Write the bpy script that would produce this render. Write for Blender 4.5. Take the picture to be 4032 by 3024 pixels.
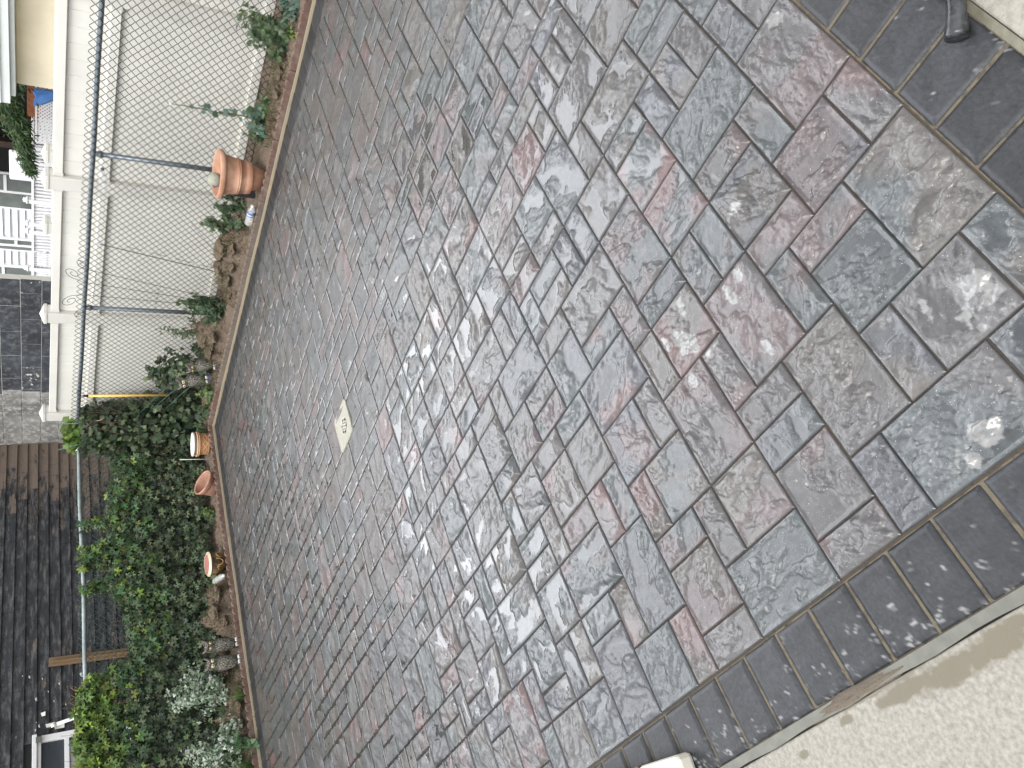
import bpy, math, random
import numpy as np
from mathutils import Vector, Matrix
S = bpy.context.scene
for o in list(bpy.data.objects): bpy.data.objects.remove(o)
C = S.collection
R = math.radians
random.seed(7); rng = np.random.default_rng(11)

# ---------------------------------------------------------------- camera
H = 1.6
cam_d = bpy.data.cameras.new('camera'); cam = bpy.data.objects.new('camera', cam_d); C.objects.link(cam)
rt = (0.75848324, -0.65167636, 0.00459389); dn = (-0.33065601, -0.39090438, -0.85898799); fw = (0.56157794, 0.650009, -0.51197512)
m = Matrix(((dn[0], rt[0], -fw[0], 0), (dn[1], rt[1], -fw[1], 0), (dn[2], rt[2], -fw[2], H), (0, 0, 0, 1)))
cam.matrix_world = m
cam_d.sensor_width = 36; cam_d.lens = 3125.75 / 4032 * 36; cam_d.clip_end = 400; cam_d.clip_start = 0.05
S.camera = cam

# ---------------------------------------------------------------- sky, sun, exposure
SUN_EL, SUN_AZ = 60, 200          # azimuth measured from +x towards +y
w = bpy.data.worlds.new('World'); S.world = w; w.use_nodes = True
nt = w.node_tree; nt.nodes.clear()
out = nt.nodes.new('ShaderNodeOutputWorld'); bg = nt.nodes.new('ShaderNodeBackground')
sky = nt.nodes.new('ShaderNodeTexSky'); sky.sky_type = 'NISHITA'; sky.sun_disc = False
sky.sun_elevation = R(SUN_EL); sky.sun_rotation = R(90 - SUN_AZ); sky.dust_density = 4; sky.air_density = 1.2
hs = nt.nodes.new('ShaderNodeHueSaturation'); hs.inputs['Saturation'].default_value = 0.12
tc = nt.nodes.new('ShaderNodeTexCoord'); nz = nt.nodes.new('ShaderNodeTexNoise')
nz.inputs['Scale'].default_value = 2.6; nz.inputs['Detail'].default_value = 5; nz.inputs['Roughness'].default_value = .55
cr = nt.nodes.new('ShaderNodeMapRange'); cr.inputs[1].default_value = .36; cr.inputs[2].default_value = .66; cr.inputs[3].default_value = .62; cr.inputs[4].default_value = 1.5
mx = nt.nodes.new('ShaderNodeMix'); mx.data_type = 'RGBA'; mx.blend_type = 'MULTIPLY'; mx.inputs[0].default_value = 1
L = nt.links.new
L(sky.outputs[0], hs.inputs['Color']); L(tc.outputs['Generated'], nz.inputs['Vector']); L(nz.outputs[0], cr.inputs[0])
# the overcast is brightest over the white house, low in front of the camera
nrm = nt.nodes.new('ShaderNodeVectorMath'); nrm.operation = 'DOT_PRODUCT'; _e, _a = R(30), R(43)
nrm.inputs[1].default_value = (math.cos(_e) * math.cos(_a), math.cos(_e) * math.sin(_a), math.sin(_e)); L(tc.outputs['Generated'], nrm.inputs[0])
lb = nt.nodes.new('ShaderNodeMapRange'); lb.interpolation_type = 'SMOOTHSTEP'; lb.inputs[1].default_value = .84; lb.inputs[2].default_value = 1; lb.inputs[3].default_value = 1; lb.inputs[4].default_value = 8.0; L(nrm.outputs['Value'], lb.inputs[0])
nr2 = nt.nodes.new('ShaderNodeVectorMath'); nr2.operation = 'DOT_PRODUCT'; _e, _a = R(32), R(80)
nr2.inputs[1].default_value = (math.cos(_e) * math.cos(_a), math.cos(_e) * math.sin(_a), math.sin(_e)); L(tc.outputs['Generated'], nr2.inputs[0])
lb2 = nt.nodes.new('ShaderNodeMapRange'); lb2.interpolation_type = 'SMOOTHSTEP'; lb2.inputs[1].default_value = .90; lb2.inputs[2].default_value = 1; lb2.inputs[3].default_value = 0; lb2.inputs[4].default_value = 2.0; L(nr2.outputs['Value'], lb2.inputs[0])
la = nt.nodes.new('ShaderNodeMath'); la.operation = 'ADD'; L(lb.outputs[0], la.inputs[0]); L(lb2.outputs[0], la.inputs[1])
ml = nt.nodes.new('ShaderNodeMath'); ml.operation = 'MULTIPLY'; L(cr.outputs[0], ml.inputs[0]); L(la.outputs[0], ml.inputs[1])
L(hs.outputs[0], mx.inputs[6]); L(ml.outputs[0], mx.inputs[7]); L(mx.outputs[2], bg.inputs[0]); bg.inputs[1].default_value = 0.15
L(bg.outputs[0], out.inputs[0])
sd = bpy.data.lights.new('sun', 'SUN'); sd.energy = .7; sd.angle = R(30); sd.color = (1, .98, .955)
so = bpy.data.objects.new('sun', sd); C.objects.link(so)
sv = Vector((math.cos(R(SUN_EL)) * math.cos(R(SUN_AZ)), math.cos(R(SUN_EL)) * math.sin(R(SUN_AZ)), math.sin(R(SUN_EL))))
so.rotation_euler = sv.to_track_quat('Z', 'Y').to_euler(); so.location = (3, 3, 9)
S.view_settings.view_transform = 'Standard'; S.view_settings.look = 'None'; S.view_settings.gamma = 1
S.view_settings.exposure = 0.98
S.render.engine = 'CYCLES'
S.cycles.max_bounces = 6

# ---------------------------------------------------------------- helpers
def tag(o, label=None, cat=None, group=None, kind=None):
    if label: o['label'] = label
    if cat: o['category'] = cat
    if group: o['group'] = group
    if kind: o['kind'] = kind
    return o
def empty(name, loc, label, cat, group=None, rz=0):
    o = bpy.data.objects.new(name, None); C.objects.link(o); o.location = loc; o.rotation_euler = (0, 0, rz); o.empty_display_size = .1
    return tag(o, label, cat, group)
class MB:
    """collects shapes into one mesh"""
    def __init__(s): s.v = []; s.f = []; s.c = []; s.cur = None
    def col(s, c): s.cur = c; return s
    def add(s, vs, fs):
        n = len(s.v); s.v += [tuple(v) for v in vs]; s.f += [tuple(i + n for i in f) for f in fs]; s.c += [s.cur or (1, 1, 1)] * len(vs); return s
    def box(s, a, b, rot=None):
        (x0, y0, z0), (x1, y1, z1) = a, b
        vs = [Vector((x, y, z)) for x in (x0, x1) for y in (y0, y1) for z in (z0, z1)]
        if rot is not None:
            c = Vector(((x0 + x1) / 2, (y0 + y1) / 2, (z0 + z1) / 2)); vs = [rot @ (v - c) + c for v in vs]
        return s.add(vs, [(0, 1, 3, 2), (4, 6, 7, 5), (0, 4, 5, 1), (2, 3, 7, 6), (0, 2, 6, 4), (1, 5, 7, 3)])
    def tube(s, pts, r, n=8, cap=True):
        pts = [Vector(p) for p in pts]; rs = r if hasattr(r, '__len__') else [r] * len(pts)
        base = len(s.v); vs = []; prev = None
        for i, p in enumerate(pts):
            t = (pts[min(i + 1, len(pts) - 1)] - pts[max(i - 1, 0)])
            if t.length < 1e-9: t = Vector((0, 0, 1))
            t.normalize()
            u = prev - t * prev.dot(t) if prev is not None else t.orthogonal()
            if u.length < 1e-6: u = t.orthogonal()
            u.normalize(); prev = u; q = t.cross(u)
            vs += [p + (u * math.cos(2 * math.pi * k / n) + q * math.sin(2 * math.pi * k / n)) * rs[i] for k in range(n)]
        fs = [(i * n + k, i * n + (k + 1) % n, (i + 1) * n + (k + 1) % n, (i + 1) * n + k) for i in range(len(pts) - 1) for k in range(n)]
        if cap: fs += [tuple(reversed(range(n))), tuple(range((len(pts) - 1) * n, len(pts) * n))]
        return s.add(vs, fs)
    def lathe(s, prof, n=32, M=None):
        M = M or Matrix.Identity(4); vs = []
        for r_, z_ in prof: vs += [M @ Vector((r_ * math.cos(2 * math.pi * k / n), r_ * math.sin(2 * math.pi * k / n), z_)) for k in range(n)]
        fs = [(i * n + k, i * n + (k + 1) % n, (i + 1) * n + (k + 1) % n, (i + 1) * n + k) for i in range(len(prof) - 1) for k in range(n)]
        return s.add(vs, fs)
    def build(s, name, mat, parent=None, smooth=False, bevel=0, loc=None):
        me = bpy.data.meshes.new(name); me.from_pydata(s.v, [], s.f); me.materials.append(mat)
        at = me.color_attributes.new('Col', 'FLOAT_COLOR', 'POINT')
        at.data.foreach_set('color', np.array([(*c[:3], 1) for c in s.c], dtype=np.float32).ravel())
        o = bpy.data.objects.new(name, me); C.objects.link(o)
        if smooth: me.shade_smooth()
        if parent: o.parent = parent
        if loc: o.location = loc
        if bevel:
            b = o.modifiers.new('bevel', 'BEVEL'); b.width = bevel; b.segments = 2; b.limit_method = 'ANGLE'
        return o
def npmesh(name, V, F, mat, col=None, attrs=None, parent=None, smooth=False):
    """V (n,3), F (m,k) arrays"""
    V = np.asarray(V, np.float32); F = np.asarray(F, np.int32); k = F.shape[1]
    me = bpy.data.meshes.new(name); me.vertices.add(len(V)); me.vertices.foreach_set('co', V.ravel())
    me.loops.add(F.size); me.loops.foreach_set('vertex_index', F.ravel())
    me.polygons.add(len(F)); me.polygons.foreach_set('loop_start', np.arange(len(F), dtype=np.int32) * k); me.polygons.foreach_set('loop_total', np.full(len(F), k, np.int32))
    if col is not None:
        a = me.color_attributes.new('Col', 'FLOAT_COLOR', 'POINT'); c4 = np.ones((len(V), 4), np.float32); c4[:, :3] = col; a.data.foreach_set('color', c4.ravel())
    for n_, arr in (attrs or {}).items():
        a = me.attributes.new(n_, 'FLOAT', 'POINT'); a.data.foreach_set('value', np.asarray(arr, np.float32))
    me.update(); me.validate(); me.materials.append(mat)
    o = bpy.data.objects.new(name, me); C.objects.link(o)
    if smooth: me.shade_smooth()
    if parent: o.parent = parent
    return o
# --- noise (numpy)
def _h(ix, iy, s):
    n = (ix.astype(np.int64) * 374761393 + iy.astype(np.int64) * 668265263 + s * 1442695041) & 0xffffffff
    n = ((n ^ (n >> 13)) * 1274126177) & 0xffffffff; n = n ^ (n >> 16)
    return (n & 0xffff) / 65535.0
def gn(x, y, s=0):
    ix = np.floor(x); iy = np.floor(y); fx = x - ix; fy = y - iy; ix = ix.astype(np.int64); iy = iy.astype(np.int64)
    u = fx * fx * fx * (fx * (fx * 6 - 15) + 10); v = fy * fy * fy * (fy * (fy * 6 - 15) + 10)
    def g(a, b, dx, dy):
        t = _h(ix + a, iy + b, s) * 6.2831853; return np.cos(t) * dx + np.sin(t) * dy
    n0 = g(0, 0, fx, fy) * (1 - u) + g(1, 0, fx - 1, fy) * u; n1 = g(0, 1, fx, fy - 1) * (1 - u) + g(1, 1, fx - 1, fy - 1) * u
    return (n0 * (1 - v) + n1 * v) * 1.5
def fbm(x, y, o=4, s=0, gain=.5):
    t = 0; a = 1
    for k in range(o): t = t + a * gn(x * 2 ** k + 17 * k, y * 2 ** k - 9 * k, s + k); a *= gain
    return t
def sst(a, b, x):
    t = np.clip((x - a) / (b - a), 0, 1); return t * t * (3 - 2 * t)

# --- materials
def mat(name, col=(.5, .5, .5), rough=.6, var=.12, vscale=8, bump=.15, bscale=60, bdist=.003, attr=False, metal=0, spec=.5, col2=None, detail=4, stretch=None, coat=0, trans=0, alpha=1, emit=None):
    M = bpy.data.materials.new(name); M.use_nodes = True; n = M.node_tree; b = n.nodes['Principled BSDF']; l = n.links.new
    tc = n.nodes.new('ShaderNodeTexCoord'); vec = tc.outputs['Object']
    if stretch:
        mp = n.nodes.new('ShaderNodeMapping'); mp.inputs['Scale'].default_value = stretch; l(vec, mp.inputs[0]); vec = mp.outputs[0]
    nz = n.nodes.new('ShaderNodeTexNoise'); nz.inputs['Scale'].default_value = vscale; nz.inputs['Detail'].default_value = detail; nz.inputs['Roughness'].default_value = .6; l(vec, nz.inputs['Vector'])
    if attr:
        ca = n.nodes.new('ShaderNodeVertexColor'); ca.layer_name = 'Col'; base = ca.outputs[0]
    else:
        rg = n.nodes.new('ShaderNodeRGB'); rg.outputs[0].default_value = (*col, 1); base = rg.outputs[0]
    if col2:
        rp = n.nodes.new('ShaderNodeMapRange'); rp.inputs[1].default_value = .4; rp.inputs[2].default_value = .6; l(nz.outputs[0], rp.inputs[0])
        m2 = n.nodes.new('ShaderNodeMix'); m2.data_type = 'RGBA'; l(rp.outputs[0], m2.inputs[0]); l(base, m2.inputs[6]); m2.inputs[7].default_value = (*col2, 1); base = m2.outputs[2]
    mr = n.nodes.new('ShaderNodeMapRange'); mr.inputs[1].default_value = .25; mr.inputs[2].default_value = .75; mr.inputs[3].default_value = 1 - var * 2; mr.inputs[4].default_value = 1 + var * 1.4; l(nz.outputs[0], mr.inputs[0])
    mm = n.nodes.new('ShaderNodeMix'); mm.data_type = 'RGBA'; mm.blend_type = 'MULTIPLY'; mm.inputs[0].default_value = 1; l(base, mm.inputs[6]); l(mr.outputs[0], mm.inputs[7])
    l(mm.outputs[2], b.inputs['Base Color'])
    b.inputs['Roughness'].default_value = rough; b.inputs['Metallic'].default_value = metal; b.inputs['Specular IOR Level'].default_value = spec
    b.inputs['Coat Weight'].default_value = coat; b.inputs['Transmission Weight'].default_value = trans; b.inputs['Alpha'].default_value = alpha
    if bump:
        n2 = n.nodes.new('ShaderNodeTexNoise'); n2.inputs['Scale'].default_value = bscale; n2.inputs['Detail'].default_value = 6; l(vec, n2.inputs['Vector'])
        bp = n.nodes.new('ShaderNodeBump'); bp.inputs['Strength'].default_value = bump; bp.inputs['Distance'].default_value = bdist; l(n2.outputs[0], bp.inputs['Height']); l(bp.outputs[0], b.inputs['Normal'])
    M['bsdf'] = 1
    return M

# ---------------------------------------------------------------- paving: 4.5 m x 6.4 m of slate-textured stones
MOD = .06305 * H; X0 = .2725 * H; Y0 = .2440 * H           # paving module and field origin
XE = 5.445                                                     # far edge of the paving on the right side
def yedge(x): return 7.008 + (5.44 - x) * .0423               # far edge on the left side (a little skewed)
PIECES = [[9,12,0,2],[7,9,0,1],[7,9,1,3],[9,11,2,3],[11,13,2,5],[10,11,3,5],[8,10,3,5],[7,8,3,5],[4,7,0,2],[6,7,2,4],[4,6,2,4],[2,4,0,1],[2,4,1,3],[2,4,3,4],[2,5,4,6],[5,7,4,5],[5,8,5,7],[7,9,7,9],[5,7,7,8],[4,7,8,10],[4,5,6,8],[3,4,6,8],[0,2,2,5],[2,4,8,10],[0,2,8,11],[0,1,6,8],[1,3,6,8],[0,2,5,6],[2,4,10,11],[3,4,11,13],[1,3,11,13],[0,1,11,13],[0,2,13,14],[2,5,13,15],[2,4,15,16],[0,2,14,16],[0,3,16,18],[3,4,16,18],[0,2,18,20],[13,15,3,4],[19,21,6,7],[19,21,7,8],[17,19,5,8],[15,17,4,7],[13,15,4,5],[14,15,5,7],[12,14,5,7],[10,12,5,7],[15,17,7,8],[13,15,7,9],[15,18,8,10],[18,20,8,9],[16,18,10,12],[9,11,9,10],[9,10,7,9],[7,9,9,10],[6,8,10,11],[6,8,11,13],[8,10,10,13],[10,11,10,12],[11,13,9,12],[10,12,12,14],[12,13,12,14],[13,14,11,13],[13,15,13,14],[12,14,14,17],[11,12,14,16],[10,11,14,16],[9,10,13,15],[10,12,16,18],[16,18,14,16],[14,16,14,15],[14,16,15,16],[14,16,16,19],[12,14,17,18],[15,16,12,14],[16,17,12,14],[7,9,15,17],[6,7,15,17],[6,8,17,18],[7,8,18,20],[6,7,18,20],[4,6,15,18],[4,6,18,20],[5,7,14,15],[5,7,13,14],[2,4,18,19],[2,4,19,20],[2,3,20,22],[3,5,20,22],[5,7,20,23],[4,5,22,24],[5,7,23,24],[2,4,22,23],[4,6,24,26],[7,9,20,22],[8,10,17,19],[8,10,19,20],[10,11,18,20],[9,11,20,23],[7,9,22,23],[17,19,3,5],[15,16,2,4],[10,13,7,9],[7,9,13,15]]
NI, NJ = 48, 66
DR = (2.745, 2.985, 3.588, 3.842)                              # drain opening
def fill():
    occ = np.zeros((NI, NJ), int); out = []
    def put(r):
        occ[r[0]:r[1], r[2]:r[3]] = 1; out.append(tuple(r))
    di0, di1 = int(round((DR[0] - X0) / MOD)), int(round((DR[1] - X0) / MOD)); dj0, dj1 = int(round((DR[2] - Y0) / MOD)), int(round((DR[3] - Y0) / MOD))
    di0, di1, dj0, dj1 = 23, 25, 32, 34
    occ[di0:di1, dj0:dj1] = 1
    for r in PIECES: put(r)
    rr = random.Random(5); sizes = [(3, 2), (2, 3), (2, 2), (2, 2), (2, 1), (1, 2), (2, 1), (1, 2)]
    def free(r): return r[1] <= NI and r[3] <= NJ and not occ[r[0]:r[1], r[2]:r[3]].any()
    def singles(r):
        occ[r[0]:r[1], r[2]:r[3]] = 1; bad = 0
        for i in range(max(r[0] - 1, 0), min(r[1] + 1, NI)):
            for j in range(max(r[2] - 1, 0), min(r[3] + 1, NJ)):
                if not occ[i, j]:
                    nb = [(i + 1, j), (i - 1, j), (i, j + 1), (i, j - 1)]
                    if not any(0 <= a < NI and 0 <= b < NJ and not occ[a, b] for a, b in nb): bad += 1
        occ[r[0]:r[1], r[2]:r[3]] = 0
        return bad
    for j in range(NJ):
        for i in range(NI):
            if occ[i, j]: continue
            cand = []
            order = sizes[:]; rr.shuffle(order)
            for wd, ht in order:
                for oi in range(wd):
                    r = (i - oi, i - oi + wd, j, j + ht)
                    if r[0] >= 0 and free(r): cand.append((singles(r), r))
            cand.sort(key=lambda t: t[0])
            if cand: put(cand[0][1])
            else: put((i, i + 1, j, j + 1))
    return out
pieces = fill()
P_V = []; P_F = []; P_C = []; P_W = []; P_R = []; nv = 0
TINT = np.array([[.072, .070, .071], [.062, .069, .072], [.086, .070, .071], [.077, .072, .068], [.063, .066, .073], [.104, .073, .073]])
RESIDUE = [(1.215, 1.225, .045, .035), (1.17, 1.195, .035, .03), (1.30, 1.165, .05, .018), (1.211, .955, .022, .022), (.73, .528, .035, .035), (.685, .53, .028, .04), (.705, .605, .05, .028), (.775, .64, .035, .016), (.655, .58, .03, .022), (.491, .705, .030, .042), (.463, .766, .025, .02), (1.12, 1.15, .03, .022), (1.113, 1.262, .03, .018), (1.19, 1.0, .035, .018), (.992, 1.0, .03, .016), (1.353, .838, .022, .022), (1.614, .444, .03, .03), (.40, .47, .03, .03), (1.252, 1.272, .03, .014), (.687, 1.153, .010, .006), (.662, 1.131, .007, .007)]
def stone_grid(x0, x1, y0, y1, s, inset):
    def ax(a, b):
        k = max(2, int(round((b - a - 2 * inset) / s))); mid = np.linspace(a + inset, b - inset, k + 1)
        return np.concatenate([[a, a + .001], mid, [b - .001, b]])
    xs, ys = ax(x0, x1), ax(y0, y1); X, Y = np.meshgrid(xs, ys, indexing='ij'); nx, ny = X.shape
    idx = np.arange(nx * ny).reshape(nx, ny)
    F = np.stack([idx[:-1, :-1], idx[1:, :-1], idx[1:, 1:], idx[:-1, 1:]], -1).reshape(-1, 4)
    edge = np.minimum(np.minimum(X - x0, x1 - X), np.minimum(Y - y0, y1 - Y))
    outer = np.zeros((nx, ny), bool); outer[0] = outer[-1] = True; outer[:, 0] = outer[:, -1] = True
    ring = np.zeros((nx, ny), bool); ring[1] = ring[-2] = True; ring[:, 1] = ring[:, -2] = True; ring &= ~outer
    return X.ravel(), Y.ravel(), F, edge.ravel(), outer.ravel(), ring.ravel()
for pi, (i0, i1, j0, j1) in enumerate(pieces):
    g = .0009 + .0012 * random.random()
    x0, x1, y0, y1 = X0 + i0 * MOD + g, X0 + i1 * MOD - g, Y0 + j0 * MOD + g, Y0 + j1 * MOD - g
    ylim = yedge((x0 + x1) / 2) - .198; xlim = XE - .198
    if y0 > ylim - .02 or x0 > xlim - .02: continue
    x1 = min(x1, xlim - g); 
    d = math.hypot((x0 + x1) / 2, (y0 + y1) / 2)
    s = .0034 if d < 2.0 else .005 if d < 3.0 else .0072 if d < 4.5 else .0105
    jx = [random.uniform(-.0008, .0008) for _ in range(4)]
    X, Y, F, edge, outer, ring = stone_grid(x0 + jx[0], x1 + jx[1], y0 + jx[2], y1 + jx[3], s, .0036)
    Y = np.minimum(Y, yedge(X) - .198 - g)
    ox, oy = random.uniform(-90, 90), random.uniform(-90, 90); a = random.uniform(0, 6.28)
    # the cleft grain: noise domain turned and stretched per stone
    u = (X - x0) * math.cos(a) + (Y - y0) * math.sin(a) + ox; v = (-(X - x0) * math.sin(a) + (Y - y0) * math.cos(a)) * 1.7 + oy
    wx = fbm(u * 9, v * 9, 3, 5) * .035; wy = fbm(u * 9 + 40, v * 9, 3, 9) * .035
    low = fbm((u + wx) * 6.2, (v + wy) * 6.2, 3, 21)
    t = low * 3.6 + fbm(u * 26, v * 20, 3, 77) * .6 + random.random(); ft = t - np.floor(t)
    terr = np.floor(t) + sst(.93, 1.0, ft)
    fine = fbm(u * 75, v * 75, 3, 55)
    rid = 1 - np.abs(fbm((u + wx * 1.5) * 20, (v + wy) * 20, 3, 31)) * 2.2; rid = np.clip(rid, 0, 1) ** 6
    rip = fbm((u + wx * 2) * 34, (v + wy * 2) * 13, 3, 44)
    h = low * .0044 + terr * .0023 + fine * .0006 - rid * .0022 + np.abs(rip) * .0011
    big = random.random()
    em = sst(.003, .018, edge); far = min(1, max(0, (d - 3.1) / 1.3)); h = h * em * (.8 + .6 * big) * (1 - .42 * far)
    glob = fbm(X * 1.1 + 3, Y * 1.1, 3, 91).mean()               # how much rain is left standing here
    q = np.quantile(h, np.clip(.14 + .35 * glob + random.uniform(-.12, .22) - (.12 if d < 2.3 else .10), .02, .34)); lvl = q
    film = sst(.0006, -.0007, h - lvl)
    veins = sst(.30, .62, rid) * .85
    pud = (h < lvl) & (edge > .008)
    h = np.where(pud, lvl - .0001 + (h - lvl) * .04, h)
    wet = np.maximum(film, veins * (.55 + .45 * film)) * em
    wet = wet * (1 - .6 * far)
    if far > 0:   # further out the rain has drained to the stone edges and the ledge lines, leaving the crowns duller
        net = np.exp(-edge / .012) * .9 + .62 * fbm(u * 16, v * 10, 4, 19) + .45 * sst(.40, .75, rid) + .10
        wet = np.maximum(wet, sst(.35, .75, net) * far * .62)
    wet = np.maximum(wet, sst(.0062, .0040, edge) * (.5 if d < 3 else .8))          # rain held along the rounded arrises
    wet = np.clip(wet, 0, 1)
    h = np.maximum(h, -.0035)
    hc = -sst(.005, 0, edge) ** 1.5 * (.0022 - .0012 * far)
    z = h + hc; z[outer] = -.013 + .006 * far; z[ring] = np.minimum(z[ring], -.0026 + .0012 * far)
    z = z + random.uniform(-.0007, .0007) + (X - x0) * random.uniform(-.004, .004) + (Y - y0) * random.uniform(-.004, .004)
    ta, tb = TINT[random.choice((0, 0, 0, 1, 1, 3, 3, 4))], TINT[random.choice((0, 1, 1, 2, 2, 3, 4, 4, 5))]
    mixw = sst(-.25, .35, fbm(X * 4 + ox, Y * 4 + oy, 3, 3) + random.uniform(-.35, .25))[:, None]
    c = ta * (1 - mixw) + tb * mixw
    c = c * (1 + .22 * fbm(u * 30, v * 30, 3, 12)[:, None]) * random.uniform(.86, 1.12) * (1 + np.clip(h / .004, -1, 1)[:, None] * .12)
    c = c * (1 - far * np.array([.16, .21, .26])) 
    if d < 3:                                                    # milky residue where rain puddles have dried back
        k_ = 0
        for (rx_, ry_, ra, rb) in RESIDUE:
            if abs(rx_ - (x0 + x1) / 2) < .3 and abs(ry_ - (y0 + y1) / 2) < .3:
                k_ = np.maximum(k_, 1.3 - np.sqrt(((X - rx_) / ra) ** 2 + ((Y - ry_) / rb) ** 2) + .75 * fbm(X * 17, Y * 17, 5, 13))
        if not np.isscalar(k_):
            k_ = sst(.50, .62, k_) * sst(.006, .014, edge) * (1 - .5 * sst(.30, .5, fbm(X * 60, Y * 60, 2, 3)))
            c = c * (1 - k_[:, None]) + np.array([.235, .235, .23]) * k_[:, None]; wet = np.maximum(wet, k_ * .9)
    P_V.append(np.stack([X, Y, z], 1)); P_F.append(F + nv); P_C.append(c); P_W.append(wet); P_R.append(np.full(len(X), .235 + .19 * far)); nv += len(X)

def paver_mat(name, rough_dry=.5, bumps=.5, speck=True, spec=.7):
    M = bpy.data.materials.new(name); M.use_nodes = True; n = M.node_tree; b = n.nodes['Principled BSDF']; l = n.links.new
    tc = n.nodes.new('ShaderNodeTexCoord'); ca = n.nodes.new('ShaderNodeVertexColor'); ca.layer_name = 'Col'
    wa = n.nodes.new('ShaderNodeAttribute'); wa.attribute_name = 'Wet'
    n1 = n.nodes.new('ShaderNodeTexNoise'); n1.inputs['Scale'].default_value = 55; n1.inputs['Detail'].default_value = 8; n1.inputs['Roughness'].default_value = .65; l(tc.outputs['Object'], n1.inputs['Vector'])
    n2 = n.nodes.new('ShaderNodeTexNoise'); n2.inputs['Scale'].default_value = 420; n2.inputs['Detail'].default_value = 3; l(tc.outputs['Object'], n2.inputs['Vector'])
    # sharpen the water line with noise
    ad = n.nodes.new('ShaderNodeMath'); ad.operation = 'MULTIPLY_ADD'; l(n1.outputs[0], ad.inputs[0]); ad.inputs[1].default_value = .9; l(wa.outputs['Fac'], ad.inputs[2])
    wm = n.nodes.new('ShaderNodeMapRange'); wm.inputs[1].default_value = .86; wm.inputs[2].default_value = 1.05; l(ad.outputs[0], wm.inputs[0])
    mr = n.nodes.new('ShaderNodeMapRange'); mr.inputs[1].default_value = .3; mr.inputs[2].default_value = .7; mr.inputs[3].default_value = .80; mr.inputs[4].default_value = 1.22; l(n1.outputs[0], mr.inputs[0])
    m1 = n.nodes.new('ShaderNodeMix'); m1.data_type = 'RGBA'; m1.blend_type = 'MULTIPLY'; m1.inputs[0].default_value = 1; l(ca.outputs[0], m1.inputs[6]); l(mr.outputs[0], m1.inputs[7])
    col = m1.outputs[2]
    if speck:   # pale mineral specks
        vo = n.nodes.new('ShaderNodeTexNoise'); vo.inputs['Scale'].default_value = 330; vo.inputs['Detail'].default_value = 1; l(tc.outputs['Object'], vo.inputs['Vector'])
        vr = n.nodes.new('ShaderNodeMapRange'); vr.inputs[1].default_value = .73; vr.inputs[2].default_value = .77; l(vo.outputs[0], vr.inputs[0])
        m2 = n.nodes.new('ShaderNodeMix'); m2.data_type = 'RGBA'; l(vr.outputs[0], m2.inputs[0]); l(col, m2.inputs[6]); m2.inputs[7].default_value = (.42, .42, .40, 1); col = m2.outputs[2]
    m3 = n.nodes.new('ShaderNodeMix'); m3.data_type = 'RGBA'; m3.blend_type = 'MULTIPLY'; l(wm.outputs[0], m3.inputs[0]); l(col, m3.inputs[6]); m3.inputs[7].default_value = (.80, .80, .80, 1)
    l(m3.outputs[2], b.inputs['Base Color'])
    rr = n.nodes.new('ShaderNodeMapRange'); rr.inputs[3].default_value = rough_dry; ra_ = n.nodes.new('ShaderNodeAttribute'); ra_.attribute_name = 'Rgh'; (l(ra_.outputs['Fac'], rr.inputs[3]) if speck else None); rr.inputs[4].default_value = .10; l(wm.outputs[0], rr.inputs[0]); l(rr.outputs[0], b.inputs['Roughness'])
    iv = n.nodes.new('ShaderNodeMapRange'); iv.inputs[3].default_value = bumps; iv.inputs[4].default_value = .0; l(wm.outputs[0], iv.inputs[0])
    s1 = n.nodes.new('ShaderNodeMath'); s1.operation = 'MULTIPLY_ADD'; l(n2.outputs[0], s1.inputs[0]); s1.inputs[1].default_value = .25; l(n1.outputs[0], s1.inputs[2])
    bp = n.nodes.new('ShaderNodeBump'); bp.inputs['Distance'].default_value = .004; l(iv.outputs[0], bp.inputs['Strength']); l(s1.outputs[0], bp.inputs['Height']); l(bp.outputs[0], b.inputs['Normal']); b.inputs['Specular IOR Level'].default_value = spec
    return M
M_paver = paver_mat('wet_slate_paver', .31, .5)
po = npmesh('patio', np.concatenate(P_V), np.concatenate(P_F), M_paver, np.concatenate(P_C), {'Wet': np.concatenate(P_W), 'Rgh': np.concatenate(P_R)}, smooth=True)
tag(po, 'wet slate-textured stone patio in grey, blue and mauve', kind='structure')
try:
    po.data.set_sharp_from_angle(angle=R(50))
except Exception: pass

# soldier course of smooth charcoal stones round the field
B_V = []; B_F = []; B_C = []; B_W = []; bn = 0
def border_stone(x0, x1, y0, y1, powder=None, clipy=None):
    global bn
    g = random.uniform(.0016, .0032); d = math.hypot((x0 + x1) / 2, (y0 + y1) / 2); s = .006 if d < 3 else .02
    X, Y, F, edge, outer, ring = stone_grid(x0 + g, x1 - g, y0 + g, y1 - g, s, .0060)
    if clipy: Y = clipy(X, Y, y0, y1)
    peb = fbm(X * 130, Y * 130, 2, 8); sw = fbm(X * 14, Y * 14, 3, 4)
    h = peb * .00035 + sw * .0006
    z = h - sst(.0115, 0, edge) ** .8 * .0065; z[outer] = -.014; z[ring] = np.minimum(z[ring], -.0065)
    z += random.uniform(-.001, .001)
    b = random.uniform(.82, 1.15); c = np.array([.022, .0235, .0265]) * b * (1 + .25 * sw[:, None] + .35 * peb[:, None])
    wet = sst(.35, .8, sw + .3 * random.random()) * .35
    if powder is not None:
        pw = sst(.25, .6, fbm(X * 28, Y * 28, 4, 66) + powder(X, Y))[:, None] * sst(.45, .75, fbm(X * 110, Y * 110, 3, 61) + .5)[:, None]
        c = c * (1 - pw) + np.array([.20, .20, .20]) * pw
    B_V.append(np.stack([X, Y, z], 1)); B_F.append(F + bn); B_C.append(c); B_W.append(wet); bn += len(X)
SP = .0843 * H
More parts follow.
